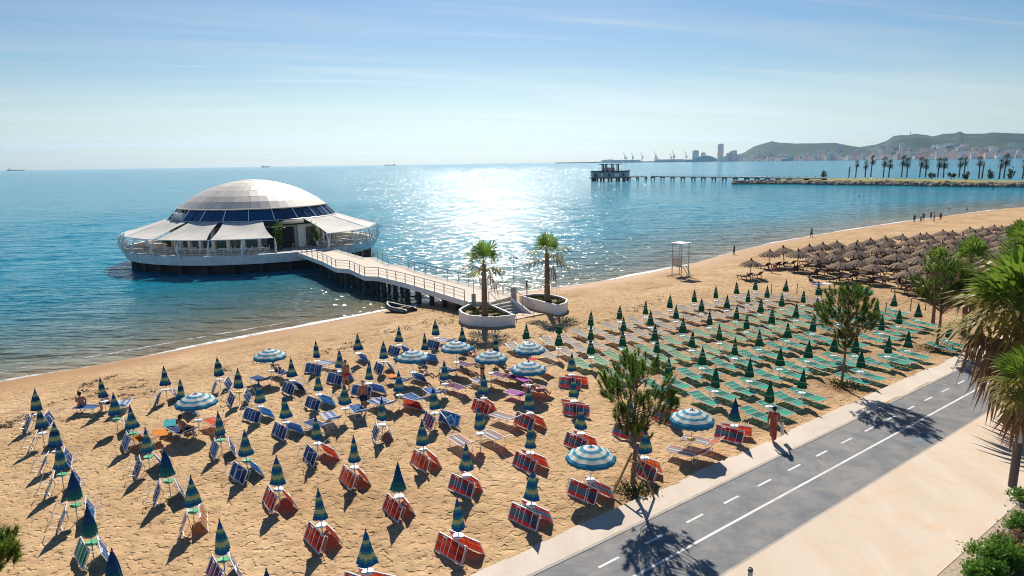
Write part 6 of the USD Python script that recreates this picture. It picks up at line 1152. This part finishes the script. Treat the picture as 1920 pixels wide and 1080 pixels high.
person('person in red sitting at the near corner of the thatched parasols', gd(1453, 512), math.radians(200), J_sit(.36), 'skin_tan', 'hair_dark', lambda t, J: (top(t, J, 'cloth_red'), shorts(t, J, 'cloth_red', .6)))
person('person in pale top sitting under the thatch right of the middle', gd(1657, 536), math.radians(240), J_sit(.38), 'skin_pale', 'hair_dark', lambda t, J: shorts(t, J, 'cloth_black', .5))
person('person in dark blue sitting under the thatch beside the pale one', gd(1685, 540), math.radians(250), J_sit(.38), 'skin_tan', 'hair_dark', lambda t, J: (top(t, J, 'cloth_navy'), shorts(t, J, 'cloth_navy', .6)))
person('sunbather propped up on a lounger at the thatch edge', gd(1525, 537), 2.0, J_lie(.44, .6, .1), 'skin_dark', 'hair_dark', lambda t, J: shorts(t, J, 'cloth_blue', .3))
for px, py, cl, lb, rot in ((1376, 478, 'cloth_navy', 'small child like figure wading at the water edge right of the lifeguard stand', 2.5), (1521, 446, 'cloth_black', 'lone dark figure standing at the water edge before the thatched parasols', 2.0), (1714, 418, 'cloth_navy', 'leftmost of the six distant people at the water edge', 1.0), (1726, 417, 'cloth_black', 'second from left of the six distant people', 2.0), (1731, 414, 'cloth_blue', 'third from left of the six distant people', 4.0), (1745, 412, 'cloth_navy', 'fourth from left of the six distant people', 5.0), (1751, 416, 'cloth_red', 'fifth from left of the six distant people, in pale red', 3.0), (1763, 414, 'cloth_navy', 'rightmost of the six distant people, in dark top', 1.0)):
    H = 1.3 if px in (1726, 1376) else 1.75; person(lb, gd(px, py), rot, J_stand(H, stride=.3, swing=.2), 'skin_dark', 'hair_dark', lambda t, J, cl=cl: (shorts(t, J, cl, .6), top(t, J, cl, 'waist', .125)) if cl != 'cloth_red' else shorts(t, J, cl, .6), False)
for px, py, lb in ((1611, 368, 'lone swimmer in the middle of the bay'), (1780, 392, 'left one of two swimmers off the far beach'), (1813, 393, 'right one of two swimmers off the far beach'), (1862, 355, 'person standing in shallow water below the spit')):
    p = at(px, py, 0.0); person(lb, p + [0, 0, -1.25 if px != 1862 else -.5], 1.0, J_stand(1.75), 'skin_dark', 'hair_dark', lambda t, J: shorts(t, J, 'cloth_black', .5), False)
# towels and bags left on the beds
def towel(label, px, py, z, rot, mt, L=.9, W=.5):
    P = ground(px, py) + [0, 0, z]; t = thing('beach_towel', label, 'towel', P, rot); r = np.random.default_rng(int(px)); X, Y = np.meshgrid(np.linspace(-L / 2, L / 2, 9), np.linspace(-W / 2, W / 2, 6), indexing='ij')
    Zt = .03 + .05 * meshkit.fbm(np.stack([X * 4, Y * 4, X * 0 + px], -1), 2, 3); v = np.stack([X, Y, Zt], -1).reshape(-1, 3); i, j = np.meshgrid(np.arange(8), np.arange(5), indexing='ij'); q = np.stack([i * 6 + j, (i + 1) * 6 + j, (i + 1) * 6 + j + 1, i * 6 + j + 1], -1).reshape(-1, 4)
    obj('cloth', (np.vstack([v, v - [0, 0, .015]]), np.vstack([q, q[:, ::-1] + len(v)])), mt, t, smooth=True)
towel('purple towel spread on the bed under the lower open parasol', 975, 722, .40, 2.2, 'cloth_purple', 1.5, .6); towel('pink towel on the bed right of the purple one', 1005, 742, .40, 2.2, 'cloth_pink', 1.4, .6)
towel('orange and dark towel heap on the bed below the sitting reader', 302, 828, .40, 2.2, 'cloth_orange', 1.0, .6); towel('turquoise towel beside the sitting reader', 320, 808, .38, 2.0, 'cloth_teal', 1.0, .55); towel('orange towel on the pale bed left of the bright blue bed', 735, 718, .40, 2.2, 'cloth_orange', .8, .5)
towel('red cloth hanging under the upper open parasol', 1000, 688, .5, 1.0, 'cloth_red', .7, .5); towel('blue towel hanging off a lounger at the thatch edge', 1533, 542, .42, 2.0, 'cloth_blue', 1.0, .9); towel('white towel on a lounger at the thatch edge', 1548, 540, .42, 2.0, 'cloth_white', 1.0, .7); towel('turquoise cloth on a lounger among the thatched parasols', 1690, 508, .5, 1.0, 'cloth_teal', 1.4, 1.0)
label_all(par_items); label_all(bed_items)
# dark dried seaweed in lines on the sand
m = MB(); rw = np.random.default_rng(44)
for px0, py0, px1, py1, n in ((0, 800, 60, 780, 26), (90, 760, 270, 722, 40), (150, 725, 220, 705, 20), (700, 625, 850, 600, 46), (600, 660, 700, 640, 20), (1010, 650, 1240, 560, 70), (230, 745, 290, 735, 14), (960, 640, 1100, 600, 40), (400, 700, 520, 676, 16)):
    for _ in range(n):
        f = rw.random(); P = ground(px0 + (px1 - px0) * f, py0 + (py1 - py0) * f + rw.normal() * 4); a = rw.normal() * .5 + 2.3; L = rw.uniform(.1, .5)
        for _k in range(5): c = P + [rw.normal() * .12, rw.normal() * .12, .012]; b = a + rw.normal() * .7; d = np.array([math.cos(b), math.sin(b), 0]) * L * rw.uniform(.3, 1); n_ = np.array([-d[1], d[0], 0]) * .12; m.add([c - n_, c + d + [0, 0, .02], c + n_ + [0, 0, .03]], [[0, 1, 2]])
obj('seaweed', m, 'thatch_dark', kind='stuff', label='thin dark lines of dried seaweed on the sand', cat='seaweed')
m = MB(); m.box((0, 8000, 290), (33000, 17800, 590)); obj('haze', m, 'haze_air', kind='stuff')
